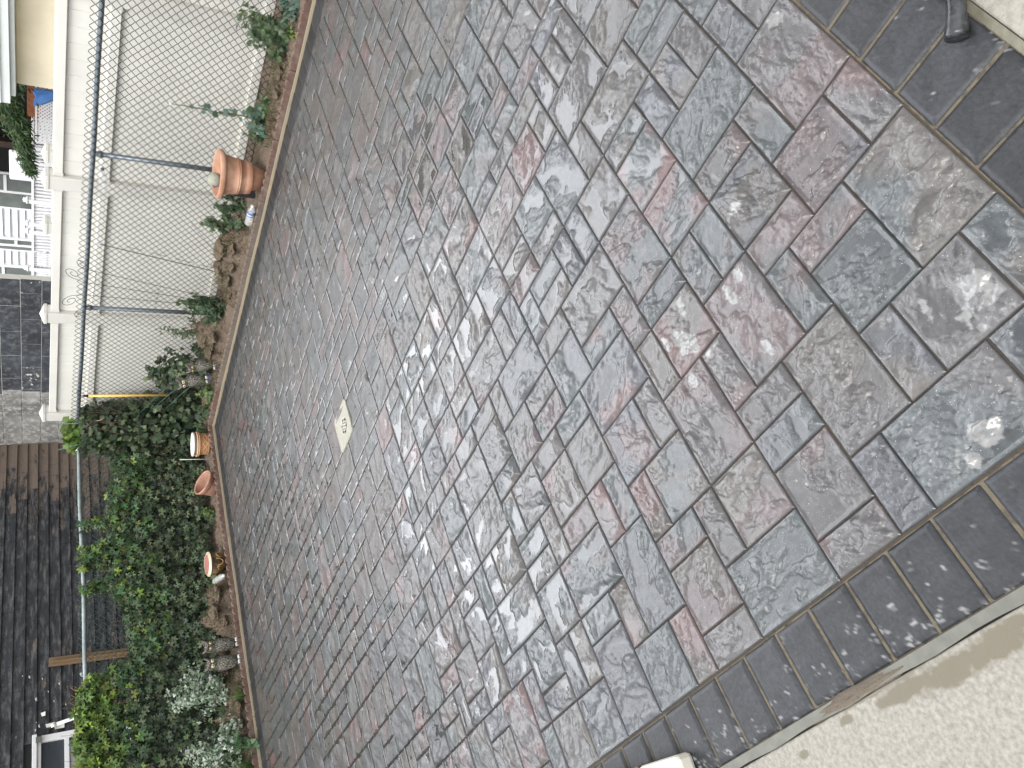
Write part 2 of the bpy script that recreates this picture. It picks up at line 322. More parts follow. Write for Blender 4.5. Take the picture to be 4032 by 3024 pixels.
for k in range(-2, 78):      # near left edge, runs away in y
    y0 = (.4920 + (k - 0) * SP / H) * H
    if y0 + SP > yedge(.3) - .2: break
    if y0 < .2 * H - .2: continue
    border_stone(.1465 * H, .2705 * H, y0, y0 + SP, lambda X, Y: (.345 - X) * 3.4 - .22 - .3 * (Y > 2.1) - .12 * (np.sin(Y * 9) > 0))
for k in range(-2, 40):      # near right edge, runs away in x
    x0 = (.3995 + k * SP / H) * H
    if x0 + SP > XE - .2: break
    border_stone(x0, x0 + SP, .1195 * H, .2425 * H, lambda X, Y: (.30 - Y) * 3 - .42)
k = 0; y = .1195 * H
while y < yedge(XE) - .21:   # far right edge
    border_stone(XE - .196, XE, y, y + SP); y += SP
x = XE - .196
def cl(X, Y, y0, y1): return Y - y0 + yedge(X) - .196
while x > .2:                # far left edge, skewed with the bed
    border_stone(x - SP, x, 0, .194, None, cl); x -= SP
border_stone(XE - .196, XE, 0, .194, None, cl)
M_border = paver_mat('charcoal_border_stone', .40, .45, speck=False, spec=.42)
bo = npmesh('paving_border', np.concatenate(B_V), np.concatenate(B_F), M_border, np.concatenate(B_C), {'Wet': np.concatenate(B_W)}, smooth=True)
tag(bo, 'border course of smooth charcoal paving stones round the patio', kind='structure')
M_sand = mat('joint_sand', (.085, .065, .045), .9, .35, 60, .6, 300, .002, col2=(.04, .033, .027))
M_sand2 = mat('border_sand', (.20, .165, .11), .95, .5, 22, .8, 300, .003, col2=(.05, .042, .032))
tag(MB().box((.212, .1725, -.07), (.2705 * H - .001, 4.2, -.0062)).box((.2705 * H + .001, .1725, -.07), (XE - .2, .243 * H, -.0062)).build('border_joint_sand', M_sand2), 'tan sand in the joints of the border stones', kind='structure')
tag(MB().box((.2, .15, -.08), (XE, 7.25, -.0075)).build('joint_sand', M_sand), 'brown jointing sand between the paving stones', kind='structure')

# ---------------------------------------------------------------- concrete by the house, mortar strips, sand spill
M_conc = mat('exposed_concrete', (.36, .34, .29), .85, .22, 40, .9, 160, .004, col2=(.20, .19, .16), detail=8)
def stain_mat():
    M = mat('stained_concrete', (.245, .232, .20), .8, .2, 90, .5, 260, .002, detail=8)
    n = M.node_tree; l = n.links.new; b = n.nodes['Principled BSDF']; src = b.inputs['Base Color'].links[0].from_socket
    ca = n.nodes.new('ShaderNodeVertexColor'); ca.layer_name = 'Col'; nz = n.nodes.new('ShaderNodeTexNoise'); nz.inputs['Scale'].default_value = 38; nz.inputs['Detail'].default_value = 6
    tc = n.nodes.new('ShaderNodeTexCoord'); l(tc.outputs['Object'], nz.inputs['Vector'])
    a = n.nodes.new('ShaderNodeMath'); a.operation = 'MULTIPLY_ADD'; l(nz.outputs[0], a.inputs[0]); a.inputs[1].default_value = .8; l(ca.outputs[0], a.inputs[2])
    r = n.nodes.new('ShaderNodeMapRange'); r.inputs[1].default_value = .78; r.inputs[2].default_value = 1.0; l(a.outputs[0], r.inputs[0])
    mx = n.nodes.new('ShaderNodeMix'); mx.data_type = 'RGBA'; l(r.outputs[0], mx.inputs[0]); l(src, mx.inputs[6]); mx.inputs[7].default_value = (.125, .11, .078, 1); l(mx.outputs[2], b.inputs['Base Color'])
    r2 = n.nodes.new('ShaderNodeMapRange'); r2.inputs[3].default_value = .8; r2.inputs[4].default_value = .35; l(r.outputs[0], r2.inputs[0]); l(r2.outputs[0], b.inputs['Roughness'])
    return M
xs = np.linspace(-.55, .2105, 150); ys = np.linspace(.10, 3.2, 500); X, Y = np.meshgrid(xs, ys, indexing='ij')
def ell(cx, cy, rx, ry): return np.clip(1.25 - np.sqrt(((X - cx) / rx) ** 2 + ((Y - cy) / ry) ** 2), 0, 1)
st = np.maximum.reduce([ell(.170, .96, .046, .12), ell(.170, 1.08, .042, .15), ell(.180, 1.21, .032, .13), ell(.188, .90, .024, .05), ell(.184, 1.39, .016, .035), ell(.166, 1.56, .014, .03), ell(.205, 1.25, .010, .28)]) * .80
idx = np.arange(X.size).reshape(X.shape); F = np.stack([idx[:-1, :-1], idx[1:, :-1], idx[1:, 1:], idx[:-1, 1:]], -1).reshape(-1, 4)
Z = .002 + fbm(X * 7, Y * 7, 3, 2) * .0012 + fbm(X * 60, Y * 60, 2, 5) * .0004
Z[-1, :] = -.02
so_ = npmesh('concrete_walk', np.stack([X.ravel(), Y.ravel(), Z.ravel()], 1), F, stain_mat(), np.repeat(st.ravel()[:, None], 3, 1), smooth=True)
tag(so_, 'pale concrete walk with a damp brown stain beside the charcoal border', kind='structure')
M_mort = mat('mortar_strip', (.12, .12, .10), .55, .12, 25, .3, 140, .002)
b_ = MB()
for k in range(60):
    ya, yb = .1 + k * .055, .1 + (k + 1) * .055; wa = .0025 * math.sin(k * 1.3); wb = .0025 * math.sin((k + 1) * 1.3)
    b_.add([(.2345, ya, -.0005), (.2345, yb, -.0005), (.2085 + wb, yb, .0045), (.2085 + wa, ya, .0045)], [(0, 3, 2, 1)])
b_.build('mortar_strip', M_mort, smooth=True); tag(bpy.data.objects['mortar_strip'], 'grey mortar strip between the concrete walk and the border stones', kind='structure')
def blob(cx, cy, rx, ry, hgt, name, m_, lab, n=26, rr=.25):
    mb = MB(); vs = [(cx, cy, hgt)]; fs = []
    for r_ in range(1, 7):
        for k in range(n):
            a = 2 * math.pi * k / n; q = r_ / 6 * (1 + rr * math.sin(3 * a + 1) * .5 + rr * .5 * math.sin(7 * a)); zz = hgt * (1 - (r_ / 6) ** 2) + (random.uniform(-.0008, .0008) if r_ < 6 else 0) - (.002 if r_ == 6 else 0)
            vs.append((cx + rx * q * math.cos(a), cy + ry * q * math.sin(a), zz))
    for k in range(n): fs.append((0, 1 + k, 1 + (k + 1) % n))
    for r_ in range(5):
        for k in range(n): fs.append((1 + r_ * n + k, 1 + (r_ + 1) * n + k, 1 + (r_ + 1) * n + (k + 1) % n, 1 + r_ * n + (k + 1) % n))
    mb.add(vs, fs); o = mb.build(name, m_, smooth=True); tag(o, lab, kind='stuff'); o['category'] = 'sand'; return o
M_spill = mat('spilled_sand', (.22, .18, .135), .95, .5, 260, 1, 400, .005, col2=(.11, .09, .07))
blob(.2195, 1.325, .017, .16, .007, 'sand_spill', M_spill, 'spilled tan sand lying along the mortar strip')
tag(MB().box((.2, -.9, -.1), (6, .1745, .004)).build('concrete_step', M_conc, bevel=.006), 'rough exposed-aggregate concrete beyond the near border', kind='structure')
M_mort2 = mat('mortar_edge', (.16, .15, .11), .7, .15, 40, .4, 150, .002)
b_ = MB(); b_.add([(.2, .1925, -.004), (6, .1925, -.004), (6, .1745, .0065), (.2, .1745, .0065)], [(0, 1, 2, 3)])
tag(b_.build('mortar_edge', M_mort2), 'olive mortar edge between the near border and the concrete', kind='structure')
# drain
M_cem = mat('drain_concrete', (.31, .30, .25), .7, .14, 60, .5, 120, .003)
dr = empty('drain', (2.865, 3.716, 0), 'square cream concrete patio drain with a round perforated grate', 'drain')
mb = MB(); n = 36
hw = .124; ro = .053
ring0 = [(ro * math.cos(2 * math.pi * k / n), ro * math.sin(2 * math.pi * k / n), -.004) for k in range(n)]
ring1 = [(ro * 1.12 * math.cos(2 * math.pi * k / n), ro * 1.12 * math.sin(2 * math.pi * k / n), -.002) for k in range(n)]
def sq(k, r_, z):
    a = 2 * math.pi * k / n; c, s_ = math.cos(a), math.sin(a); q = r_ / max(abs(c), abs(s_)); return (c * q, s_ * q, z)
ring2 = [sq(k + .0, hw - .014, .0005) for k in range(n)]; ring3 = [sq(k, hw, .006) for k in range(n)]; ring4 = [sq(k, hw, -.03) for k in range(n)]
mb.add(ring0 + ring1 + ring2 + ring3 + ring4, [(r_ * n + k, (r_ + 1) * n + k, (r_ + 1) * n + (k + 1) % n, r_ * n + (k + 1) % n) for r_ in range(4) for k in range(n)])
mb.build('drain_surround', M_cem, dr)
M_grate = mat('grate', (.42, .41, .36), .45, .1, 60, .1); M_dark = mat('shade_and_wall_black', (.012, .012, .012), .9, 0, 5, 0)
MB().lathe([(.0, -.0068), (.052, -.0068), (.0525, -.004)], 24).build('drain_shade_disc', M_dark, dr)  # flat black disc, its colour stands in for the shade below the grate
# perforated disc: hex pattern of rings
mb = MB(); pr_ = .0215
hexc = [(q * pr_ + (r_ % 2) * pr_ / 2, r_ * pr_ * .866) for q in range(-3, 4) for r_ in range(-3, 4)]
hexc = [(a, b2) for a, b2 in hexc if math.hypot(a, b2) < .0405]
for a, b2 in hexc:
    k6 = 12; inn = [(a + .0080 * math.cos(2 * math.pi * k / k6), b2 + .0080 * math.sin(2 * math.pi * k / k6), -.0015) for k in range(k6)]
    outr = []
    for k in range(k6):
        an = 2 * math.pi * k / k6; q = pr_ / 2 / max(abs(math.cos(an - round((an) / (math.pi / 3)) * math.pi / 3)), .01); outr.append((a + q * math.cos(an), b2 + q * math.sin(an), -.001))
    dnr = [(x_, y_, -.004) for x_, y_, z_ in inn]
    mb.add(inn + outr + dnr, [(k, (k + 1) % k6, k6 + (k + 1) % k6, k6 + k) for k in range(k6)] + [(k, 2 * k6 + k, 2 * k6 + (k + 1) % k6, (k + 1) % k6) for k in range(k6)])
mb.lathe([(.049, -.0015), (.054, .0005), (.056, -.004)], 36)
mb.build('grate', M_grate, dr)
# ---------------------------------------------------------------- ground and garden soil
M_ground = mat('ground', (.10, .085, .065), .95, .25, 6, .8, 40, .02, col2=(.06, .055, .045))
tag(MB().box((-60, -60, -.4), (90, 90, -.085)).build('ground', M_ground), 'dark earth ground beyond the fences', kind='structure')
M_soil = mat('soil', (.19, .145, .108), .95, .35, 14, 1.0, 90, .012, col2=(.115, .085, .06), detail=8)
def soil_z(X, Y):
    """height of the planting bed"""
    dR_ = X - 5.50; dL_ = Y - (yedge(X) + .06); d = np.maximum(dR_, dL_)
    z = .012 + .030 * sst(0, .35, d) + fbm(X * 5, Y * 5, 3, 4) * .020 * sst(0, .1, d) + fbm(X * 26, Y * 26, 3, 8) * .013
    return z
MOUNDS = [(5.74, 4.86, .19, .20, .20), (5.72, 4.66, .12, .10, .15), (5.72, 5.10, .17, .17, .12), (5.70, 5.30, .14, .14, .07), (5.72, 5.92, .17, .15, .22), (5.66, 6.10, .14, .12, .15), (5.78, 5.80, .10, .10, .22), (5.62, 6.45, .10, .14, .06),
          (3.56, 7.38, .21, .19, .20), (3.36, 7.34, .13, .15, .19), (3.76, 7.34, .12, .15, .10), (2.62, 7.42, .22, .17, .17), (2.40, 7.42, .16, .16, .14), (2.08, 7.40, .30, .16, .07),
          (5.75, 3.30, .15, .17, .05), (5.72, 3.02, .15, .12, .05), (5.64, 3.46, .10, .10, .04), (2.83, 7.36, .13, .12, .07)]
def soil_full(X, Y):
    z = soil_z(X, Y)
    for (cx, cy, rx, ry, hh) in MOUNDS:
        q = ((X - cx) / rx) ** 2 + ((Y - cy) / ry) ** 2; q = q * (1 + .25 * gn(X * 9, Y * 9, 3))
        z = z + hh * .75 * sst(1.3, .0, q) * (1 + .30 * gn(X * 14, Y * 14, 7) + .16 * gn(X * 34, Y * 34, 9))
    return z
def grid(x0, x1, y0, y1, s, zf):
    xs = np.arange(x0, x1 + s, s); ys = np.arange(y0, y1 + s, s); X, Y = np.meshgrid(xs, ys, indexing='ij')
    idx = np.arange(X.size).reshape(X.shape); F = np.stack([idx[:-1, :-1], idx[1:, :-1], idx[1:, 1:], idx[:-1, 1:]], -1).reshape(-1, 4)
    Z = zf(X, Y); return X, Y, Z, F
X, Y, Z, F1 = grid(5.468, 6.25, .2, 8.4, .014, soil_full)
V1 = np.stack([X.ravel(), Y.ravel(), Z.ravel()], 1)
X, Y, Z, F2 = grid(.2, 5.454, 0, 1.5, .014, lambda X, Y: X * 0)
Yw = np.clip(Y, 0, 1.4) + yedge(X) + .028; Z = soil_full(X, Yw); V2 = np.stack([X.ravel(), Yw.ravel(), Z.ravel()], 1)
V2[:, 2] -= .001
tag(npmesh('garden_soil', np.concatenate([V1, V2]), np.concatenate([F1, F2 + len(V1)]), M_soil, smooth=True), 'bare brown garden soil of the planting bed', kind='structure')
_gx = np.arange(0, 6.6, .02); _gy = np.arange(0, 8.8, .02); _GX, _GY = np.meshgrid(_gx, _gy, indexing='ij'); _GZ = soil_full(_GX, _GY)
def sz(x, y): return float(_GZ[min(max(int(x / .02 + .5), 0), len(_gx) - 1), min(max(int(y / .02 + .5), 0), len(_gy) - 1)])

# turf tufts lying on the soil heaps: short dry and green blades (nobody could count them)
def blades(n, pos_fn, hmin, hmax, cols, name, lab, lean=.8, wd=.0022, kind='stuff', parent=None, seg=3):
    V = []; F = []; Cc = []; k0 = 0
    for _ in range(n):
        x, y, z = pos_fn(); hh = random.uniform(hmin, hmax); a = random.uniform(0, 6.28); ln = random.uniform(.1, lean) * hh
        wx, wy = -math.sin(a) * wd, math.cos(a) * wd; c = random.choice(cols); f = random.uniform(.7, 1.25); c = [q * f for q in c]
        for i in range(seg + 1):
            t = i / seg; px, py, pz = x + math.cos(a) * ln * t * t, y + math.sin(a) * ln * t * t, z + hh * t * (1 - .35 * t * ln / hh); k = 1 - t * .85
            V += [(px - wx * k, py - wy * k, pz), (px + wx * k, py + wy * k, pz)]; Cc += [c, c]
        F += [(k0 + 2 * i, k0 + 2 * i + 1, k0 + 2 * i + 3, k0 + 2 * i + 2) for i in range(seg)]; k0 += 2 * (seg + 1)
    o = npmesh(name, V, F, M_leaf, np.array(Cc), parent=parent)
    if lab: tag(o, lab, kind=kind)
    return o
M_leaf = mat('leaf', attr=True, rough=.5, var=.16, vscale=30, bump=0, spec=.35)
_b = M_leaf.node_tree; _p = _b.nodes['Principled BSDF']; _tr = _b.nodes.new('ShaderNodeBsdfTranslucent'); _ms = _b.nodes.new('ShaderNodeMixShader'); _ms.inputs[0].default_value = .3
_b.links.new(_p.inputs['Base Color'].links[0].from_socket, _tr.inputs[0]); _b.links.new(_p.outputs[0], _ms.inputs[1]); _b.links.new(_tr.outputs[0], _ms.inputs[2])
_b.links.new(_ms.outputs[0], _b.nodes['Material Output'].inputs[0])
GR = [(.055, .085, .025), (.075, .11, .03), (.04, .07, .02)]; DRY = [(.26, .20, .12), (.20, .155, .09), (.30, .25, .16)]
def on_mound():
    while True:
        cx, cy, rx, ry, hh = random.choice(MOUNDS); a = random.uniform(0, 6.28); q = math.sqrt(random.random()) * 1.05; x, y = cx + rx * q * math.cos(a), cy + ry * q * math.sin(a)
        if (x > 5.52 or y > yedge(x) + .07) and (x < 6.2): return x, y, sz(x, y) - .004
blades(16000, on_mound, .012, .045, DRY + [(.17, .13, .08), (.14, .10, .06), (.10, .075, .05)] * 2 + GR[:1], 'dry_turf', 'matted dry grass and roots on the heaps of dug turf', 1.6, .0016)
def on_bed():
    if random.random() < .55: x = random.uniform(5.56, 6.1); y = random.uniform(2.6, 7.6)
    else: x = random.uniform(1.7, 5.5); y = yedge(x) + random.uniform(.08, .6)
    return x, y, sz(x, y) - .003
blades(3200, on_bed, .01, .03, DRY + [(.11, .08, .05)] * 3 + GR, 'bed_litter', 'dry stalks and litter scattered over the bed soil', 1.8, .0016)
blades(1300, lambda: (lambda c: (lambda x, y: (x, y, sz(x, y) - .003))(c[0] + random.gauss(0, c[2]), c[1] + random.gauss(0, c[2])))(random.choice([(5.72, 3.46, .06), (5.78, 3.28, .06), (5.70, 3.60, .05), (5.66, 4.70, .04), (5.64, 5.14, .025), (3.55, 7.20, .035), (3.30, 7.18, .04), (5.70, 5.98, .05), (5.64, 6.75, .10), (5.7, 6.5, .08), (2.85, 7.26, .05), (2.3, 7.3, .08), (5.75, 3.02, .07), (5.72, 4.5, .06)])), .02, .06, GR, 'green_turf', 'short green grass growing on the bed', .9, .002)
# soil clods and pebbles
V = []; F = []; ic = [(0, 0, 1), (.9, 0, .2), (.25, .85, .2), (-.75, .5, .2), (-.7, -.55, .2), (.3, -.85, .2), (0, 0, -.6)]; fi = [(0, 1, 2), (0, 2, 3), (0, 3, 4), (0, 4, 5), (0, 5, 1), (6, 2, 1), (6, 3, 2), (6, 4, 3), (6, 5, 4), (6, 1, 5)]
Cc = []
for _ in range(2600):
    x, y, z = on_bed() if random.random() < .5 else on_mound(); r_ = abs(random.gauss(.004, .004)) + .002; n0 = len(V)
    V += [(x + a * r_ * random.uniform(.7, 1.2), y + b * r_ * random.uniform(.7, 1.2), z + c * r_ * .8) for a, b, c in ic]; F += [tuple(n0 + i for i in f) for f in fi]
    c = random.choice([(.20, .14, .09), (.13, .09, .06), (.26, .19, .13), (.10, .07, .05)]); Cc += [c] * 7
M_clod = mat('clod', attr=True, rough=.95, var=.2, vscale=60, bump=.5, bscale=200)
tag(npmesh('soil_crumbs', V, F, M_clod, np.array(Cc)), 'crumbs and small clods of soil on the bed', kind='stuff')

# lumpy clods of dug turf on the heaps
M_turf = mat('turf_clod', (.185, .14, .10), .95, .4, 16, 1.0, 70, .014, col2=(.10, .078, .05), detail=9)
def turf_clod(x, y, r_, sq=.5):
    r_ *= random.uniform(.6, .95)
    nu, nv_ = 26, 16; U, W = np.meshgrid(np.linspace(0, 2 * np.pi, nu, endpoint=False), np.linspace(.02, np.pi - .02, nv_), indexing='ij')
    dx, dy, dz = np.sin(W) * np.cos(U), np.sin(W) * np.sin(U), np.cos(W); q = r_ * (1 + .5 * gn(dx * 2.1 + x * 30, dy * 2.1 + dz * 1.7, 5) + .2 * gn(dx * 5 + y * 20, dy * 5 - dz * 4, 6) + .1 * gn(dx * 12, dy * 12 + dz * 9, 7))
    P_ = np.stack([dx * q, dy * q, dz * q * sq], -1).reshape(-1, 3); i = np.arange(nu * nv_).reshape(nu, nv_); j = np.roll(i, -1, 0)
    F = np.stack([i[:, :-1], j[:, :-1], j[:, 1:], i[:, 1:]], -1).reshape(-1, 4)
    o = npmesh('turf_clod', P_, F, M_turf, smooth=True); o.location = (x, y, sz(x, y) + r_ * .18); o.rotation_euler = (0, 0, random.uniform(0, 6))
    tag(o, 'lumpy brown clod of dug turf lying on the soil heaps', 'turf clod', 'clods of dug turf')
for (x, y, r_) in ((5.66, 4.74, .075), (5.74, 4.84, .10), (5.62, 4.92, .07), (5.72, 5.02, .085), (5.63, 5.10, .06), (5.75, 5.20, .07), (5.64, 5.28, .045), (5.62, 5.86, .075), (5.72, 5.96, .105), (5.61, 6.02, .07), (5.68, 6.12, .085), (5.60, 6.17, .05), (5.62, 3.34, .05), (5.70, 3.20, .065), (5.66, 3.02, .055), (3.62, 7.26, .09), (3.45, 7.28, .095), (3.34, 7.24, .075), (3.70, 7.22, .05), (2.70, 7.28, .075), (2.55, 7.29, .09), (2.42, 7.30, .07), (2.2, 7.28, .045)): turf_clod(x, y, r_)
def on_clod():
    o = random.choice([q for q in bpy.data.objects if q.name.startswith('turf_clod')]) if not CL else random.choice(CL)
    x = o[0] + random.gauss(0, o[2] * .45); y = o[1] + random.gauss(0, o[2] * .45); return x, y, o[3] + o[2] * random.uniform(.15, .75)
CL = [(q.location.x, q.location.y, .07, q.location.z) for q in bpy.data.objects if q.name.startswith('turf_clod')]
blades(2600, on_clod, .012, .04, DRY + GR + [(.12, .09, .055)] * 2, 'clod_grass', 'short dry and green grass on the turf clods', 1.5, .0016)

# ---------------------------------------------------------------- wood strips and scalloped edging
M_lath = mat('weathered_lath', (.36, .31, .22), .8, .2, 5, .5, 60, .002, col2=(.30, .25, .17), stretch=(1, 1, 1), detail=7)
mb = MB(); n = 60
def strip(P, Q, name, lab):
    mb = MB(); P = Vector(P); Q = Vector(Q); d = (Q - P).normalized(); nrm = Vector((-d.y, d.x, 0)); L_ = (Q - P).length
    for k in range(n):
        for t in (k / n, (k + 1) / n): pass
    vs = []; fs = []
    for k in range(n + 1):
        p = P.lerp(Q, k / n) + nrm * .0015 * math.sin(k * .9); zz = .014 + .002 * math.sin(k * .5)
        vs += [p - nrm * .0042 + Vector((0, 0, -.03)), p - nrm * .0042 + Vector((0, 0, zz)), p + nrm * .0042 + Vector((0, 0, zz)), p + nrm * .0042 + Vector((0, 0, -.03))]
    for k in range(n):
        for j in range(3): fs.append((4 * k + j, 4 * k + j + 1, 4 * k + 5 + j, 4 * k + 4 + j))
    mb.add(vs, fs); o = mb.build(name, M_lath, bevel=.0015); tag(o, lab, 'edging strip'); return o
strip((XE + .007, .3, 0), (XE + .007, yedge(XE) + .012, 0), 'wooden_lath', 'thin weathered wood lath holding the paving on the cream fence side')
strip((XE + .05, yedge(XE) + .004, 0), (.3, yedge(.3) + .009, 0), 'wooden_lath', 'thin weathered wood lath holding the paving on the vine-covered side')
M_scal = mat('red_edging', (.15, .088, .068), .85, .22, 14, .6, 120, .003, col2=(.15, .105, .085))
M_scal2 = mat('soiled_edging', (.17, .135, .11), .9, .25, 14, .7, 120, .003, col2=(.14, .11, .09))
SW = .0735
def edging_mesh(ns, zt):
    mb = MB(); th = .028; vs = []; fs = []; m_ = 9
    prof = []
    for k in range(ns):
        for j in range(m_): 
            t = j / m_; prof.append(((k + t) * SW, zt + .027 * math.sqrt(max(0, 1 - (2 * t - 1) ** 2))))
    prof.append((ns * SW - .003, zt)); 
    for (x, z) in prof: vs += [(x, 0, -.05), (x, 0, z - .004), (x, .005, z), (x, th - .005, z), (x, th, z - .004), (x, th, -.05)]
    for i in range(len(prof) - 1):
        for j in range(5): fs.append((6 * i + j, 6 * i + 6 + j, 6 * i + 7 + j, 6 * i + j + 1))
    fs += [(0, 1, 2, 3, 4, 5), tuple(6 * (len(prof) - 1) + i for i in (5, 4, 3, 2, 1, 0))]
    mb.add(vs, fs); return mb
RPOS = []
ordn = ['first', 'second', 'third', 'fourth', 'fifth', 'sixth', 'seventh', 'eighth', 'ninth', 'tenth', 'eleventh', 'twelfth', 'thirteenth']
seg_n = 8; seglen = seg_n * SW
y = yedge(XE) + .0; k = 0; proto = None
while y > 2.2:
    soiled = 4.0 < y - .2 < 6.6
    o = edging_mesh(seg_n, .032 if soiled else .034).build('scalloped_edging', M_scal2 if soiled else M_scal)
    for v in o.data.vertices: pass
    o.location = (XE + .020 + random.uniform(-.002, .004), y + .01, random.uniform(-.004, .004)); o.rotation_euler = (random.uniform(-.05, .05), random.uniform(-.01, .01), -math.pi / 2 + random.uniform(-.008, .008))
    tag(o, 'scalloped %s edging block, %s from the bed corner along the cream fence side' % ('soil-smeared' if soiled else 'brick-red', ordn[k]), 'garden edging', 'scalloped edging blocks round the bed')
    # local +y points to +x after -90deg turn: bed side
    y -= seglen + .004; k += 1
x = XE + .03; k = 0
while x > 1.4:
    o = edging_mesh(seg_n, .034).build('scalloped_edging', M_scal)
    a = math.atan(.0423)
    o.rotation_euler = (random.uniform(-.05, .05), random.uniform(-.012, .012), math.pi - a * 1 + random.uniform(-.008, .008)); o.location = (x, yedge(x) + .046, random.uniform(-.004, .005))
    tag(o, 'scalloped brick-red edging block, %s from the bed corner along the vine side' % ordn[k], 'garden edging', 'scalloped edging blocks round the bed')
    x -= seglen * math.cos(a) + .004; k += 1

# ---------------------------------------------------------------- chain link fences
XF, YF = 5.96, 7.73
M_galv = mat('galvanised', (.20, .235, .26), .38, .15, 10, .12, 60, .001, metal=.55, stretch=(1, 1, 1))
M_galv2 = mat('galvanised_light', (.36, .42, .42), .4, .2, 10, .12, 60, .001, metal=.4)
M_wire = mat('fence_wire', (.016, .016, .014), .55, .15, 20, 0, metal=.3)
M_wire2 = mat('green_wire', (.05, .085, .075), .5, .15, 20, 0, metal=.2)
def chain_mesh(name, m_, P, D, length, z0, z1, parent, pitch=.0317, r=.0026):
    """zig-zag wires hooked round their neighbours; P start, D direction (unit)"""
    nst = int((z1 - z0) / pitch) + 1; nw = int(length / pitch)
    k = np.arange(nw)[:, None]; j = np.arange(nst + 1)[None, :]
    hi = ((j % 2) ^ (k % 2)).astype(float); pos = (k + hi) * pitch; sgn = hi * 2 - 1; zz = z0 + j * pitch + 0 * k
    wob = .0022 * np.sin(k * .35 + j * .3) + .0015 * np.sin(k * .11)
    a0 = np.stack([pos - sgn * .0035, wob + .0022 * sgn, zz - .005], -1); a1 = np.stack([pos - sgn * .0035, wob - .0022 * sgn, zz + .005], -1)
    pts = np.stack([a0, a1], 2).reshape(nw, -1, 3)[:, 1:-1]; pts[:, -1, 2] += .003
    m_pts = pts.shape[1]
    t = np.empty_like(pts); t[:, 1:-1] = pts[:, 2:] - pts[:, :-2]; t[:, 0] = pts[:, 1] - pts[:, 0]; t[:, -1] = pts[:, -1] - pts[:, -2]
    t /= np.linalg.norm(t, axis=2, keepdims=True); u = np.zeros_like(t); u[..., 1] = 1; u -= t * (t * u).sum(2, keepdims=True); u /= np.linalg.norm(u, axis=2, keepdims=True); q = np.cross(t, u)
    V = np.stack([pts + (u * c + q * s_) * r for c, s_ in ((1, 0), (0, 1), (-1, 0), (0, -1))], 2).reshape(-1, 3)
    W = np.stack([P[0] + V[:, 0] * D[0] - V[:, 1] * D[1], P[1] + V[:, 0] * D[1] + V[:, 1] * D[0], V[:, 2]], 1)
    base = (np.arange(nw) * m_pts * 4)[:, None, None] + (np.arange(m_pts - 1) * 4)[None, :, None]; a = np.arange(4)[None, None, :]; an = (a + 1) % 4
    F = np.stack([base + a, base + an, base + 4 + an, base + 4 + a], -1).reshape(-1, 4)
    return npmesh(name, W, F, m_, parent=parent, smooth=True)
fr = empty('chain_link_fence', (0, 0, 0), 'chain-link fence with a blue-grey top rail in front of the cream vinyl fence', 'fence', 'chain link fences round the bed')
chain_mesh('chain_mesh', M_wire, (XF - .012, 1.9, 0), (0, 1), 7.73 - 1.9, .045, 1.285, fr)
mb = MB(); mb.tube([(XF + .014, 1.9 + t * 5.85 / 30, 1.242 + .002 * math.sin(t)) for t in range(31)], .0185, 16); mb.build('top_rail', M_galv, fr, smooth=True)
mb = MB(); mb.tube([(XF + .014, 3.95 + t, 1.242) for t in (0, .06)], .021, 16); mb.build('rail_sleeve', M_galv, fr, smooth=True)
mb = MB(); mb.tube([(XF, 1.9, .06), (XF, 7.7, .05)], .003, 6); mb.build('tension_wire', M_wire, fr)
for y in (2.50, 4.170, 5.868, 7.60):
    mb = MB(); mb.tube([(XF + .016, y, -.05), (XF + .016, y - .003, 1.225)], .0205, 16); p_ = mb.build('post', M_galv, fr, smooth=True)
    mb = MB(); mb.lathe([(.024, -.025), (.0275, -.024), (.0275, .0), (.024, .006)], 18, Matrix.Translation((XF + .016, y - .003, 1.205))); mb.tube([(XF + .016, y - .028, 1.242), (XF + .016, y - .015, 1.262), (XF + .016, y + .015, 1.262), (XF + .016, y + .028, 1.242)], .006, 8); mb.build('rail_cap', M_galv, fr, smooth=True)
fl = empty('chain_link_fence', (0, 0, 0), 'chain-link fence with a pale rail, overgrown by creeper before the charred wall', 'fence', 'chain link fences round the bed')
chain_mesh('chain_mesh', M_wire2, (1.3, YF + .012, 0), (1, 0), XF - 1.3, .045, 1.275, fl)
mb = MB(); mb.tube([(1.3 + t * (XF - 1.3 + .02) / 30, YF + .004, 1.238 + .004 * math.sin(t * .6) - .006 * math.sin(t / 30 * 3.14)) for t in range(31)], .0175, 16); mb.build('top_rail', M_galv2, fl, smooth=True)
for x in (2.36, 4.16): mb = MB(); mb.tube([(x, YF + .03, -.05), (x, YF + .03, 1.225)], .022, 16); mb.build('post', M_galv2, fl, smooth=True)
mb = MB(); mb.tube([(XF + .01, YF, -.05), (XF + .01, YF, 1.27)], .03, 16); mb.lathe([(.031, 0), (.03, .02), (.001, .035)], 16, Matrix.Translation((XF + .01, YF, 1.265))); mb.build('corner_post', M_galv, fl, smooth=True)

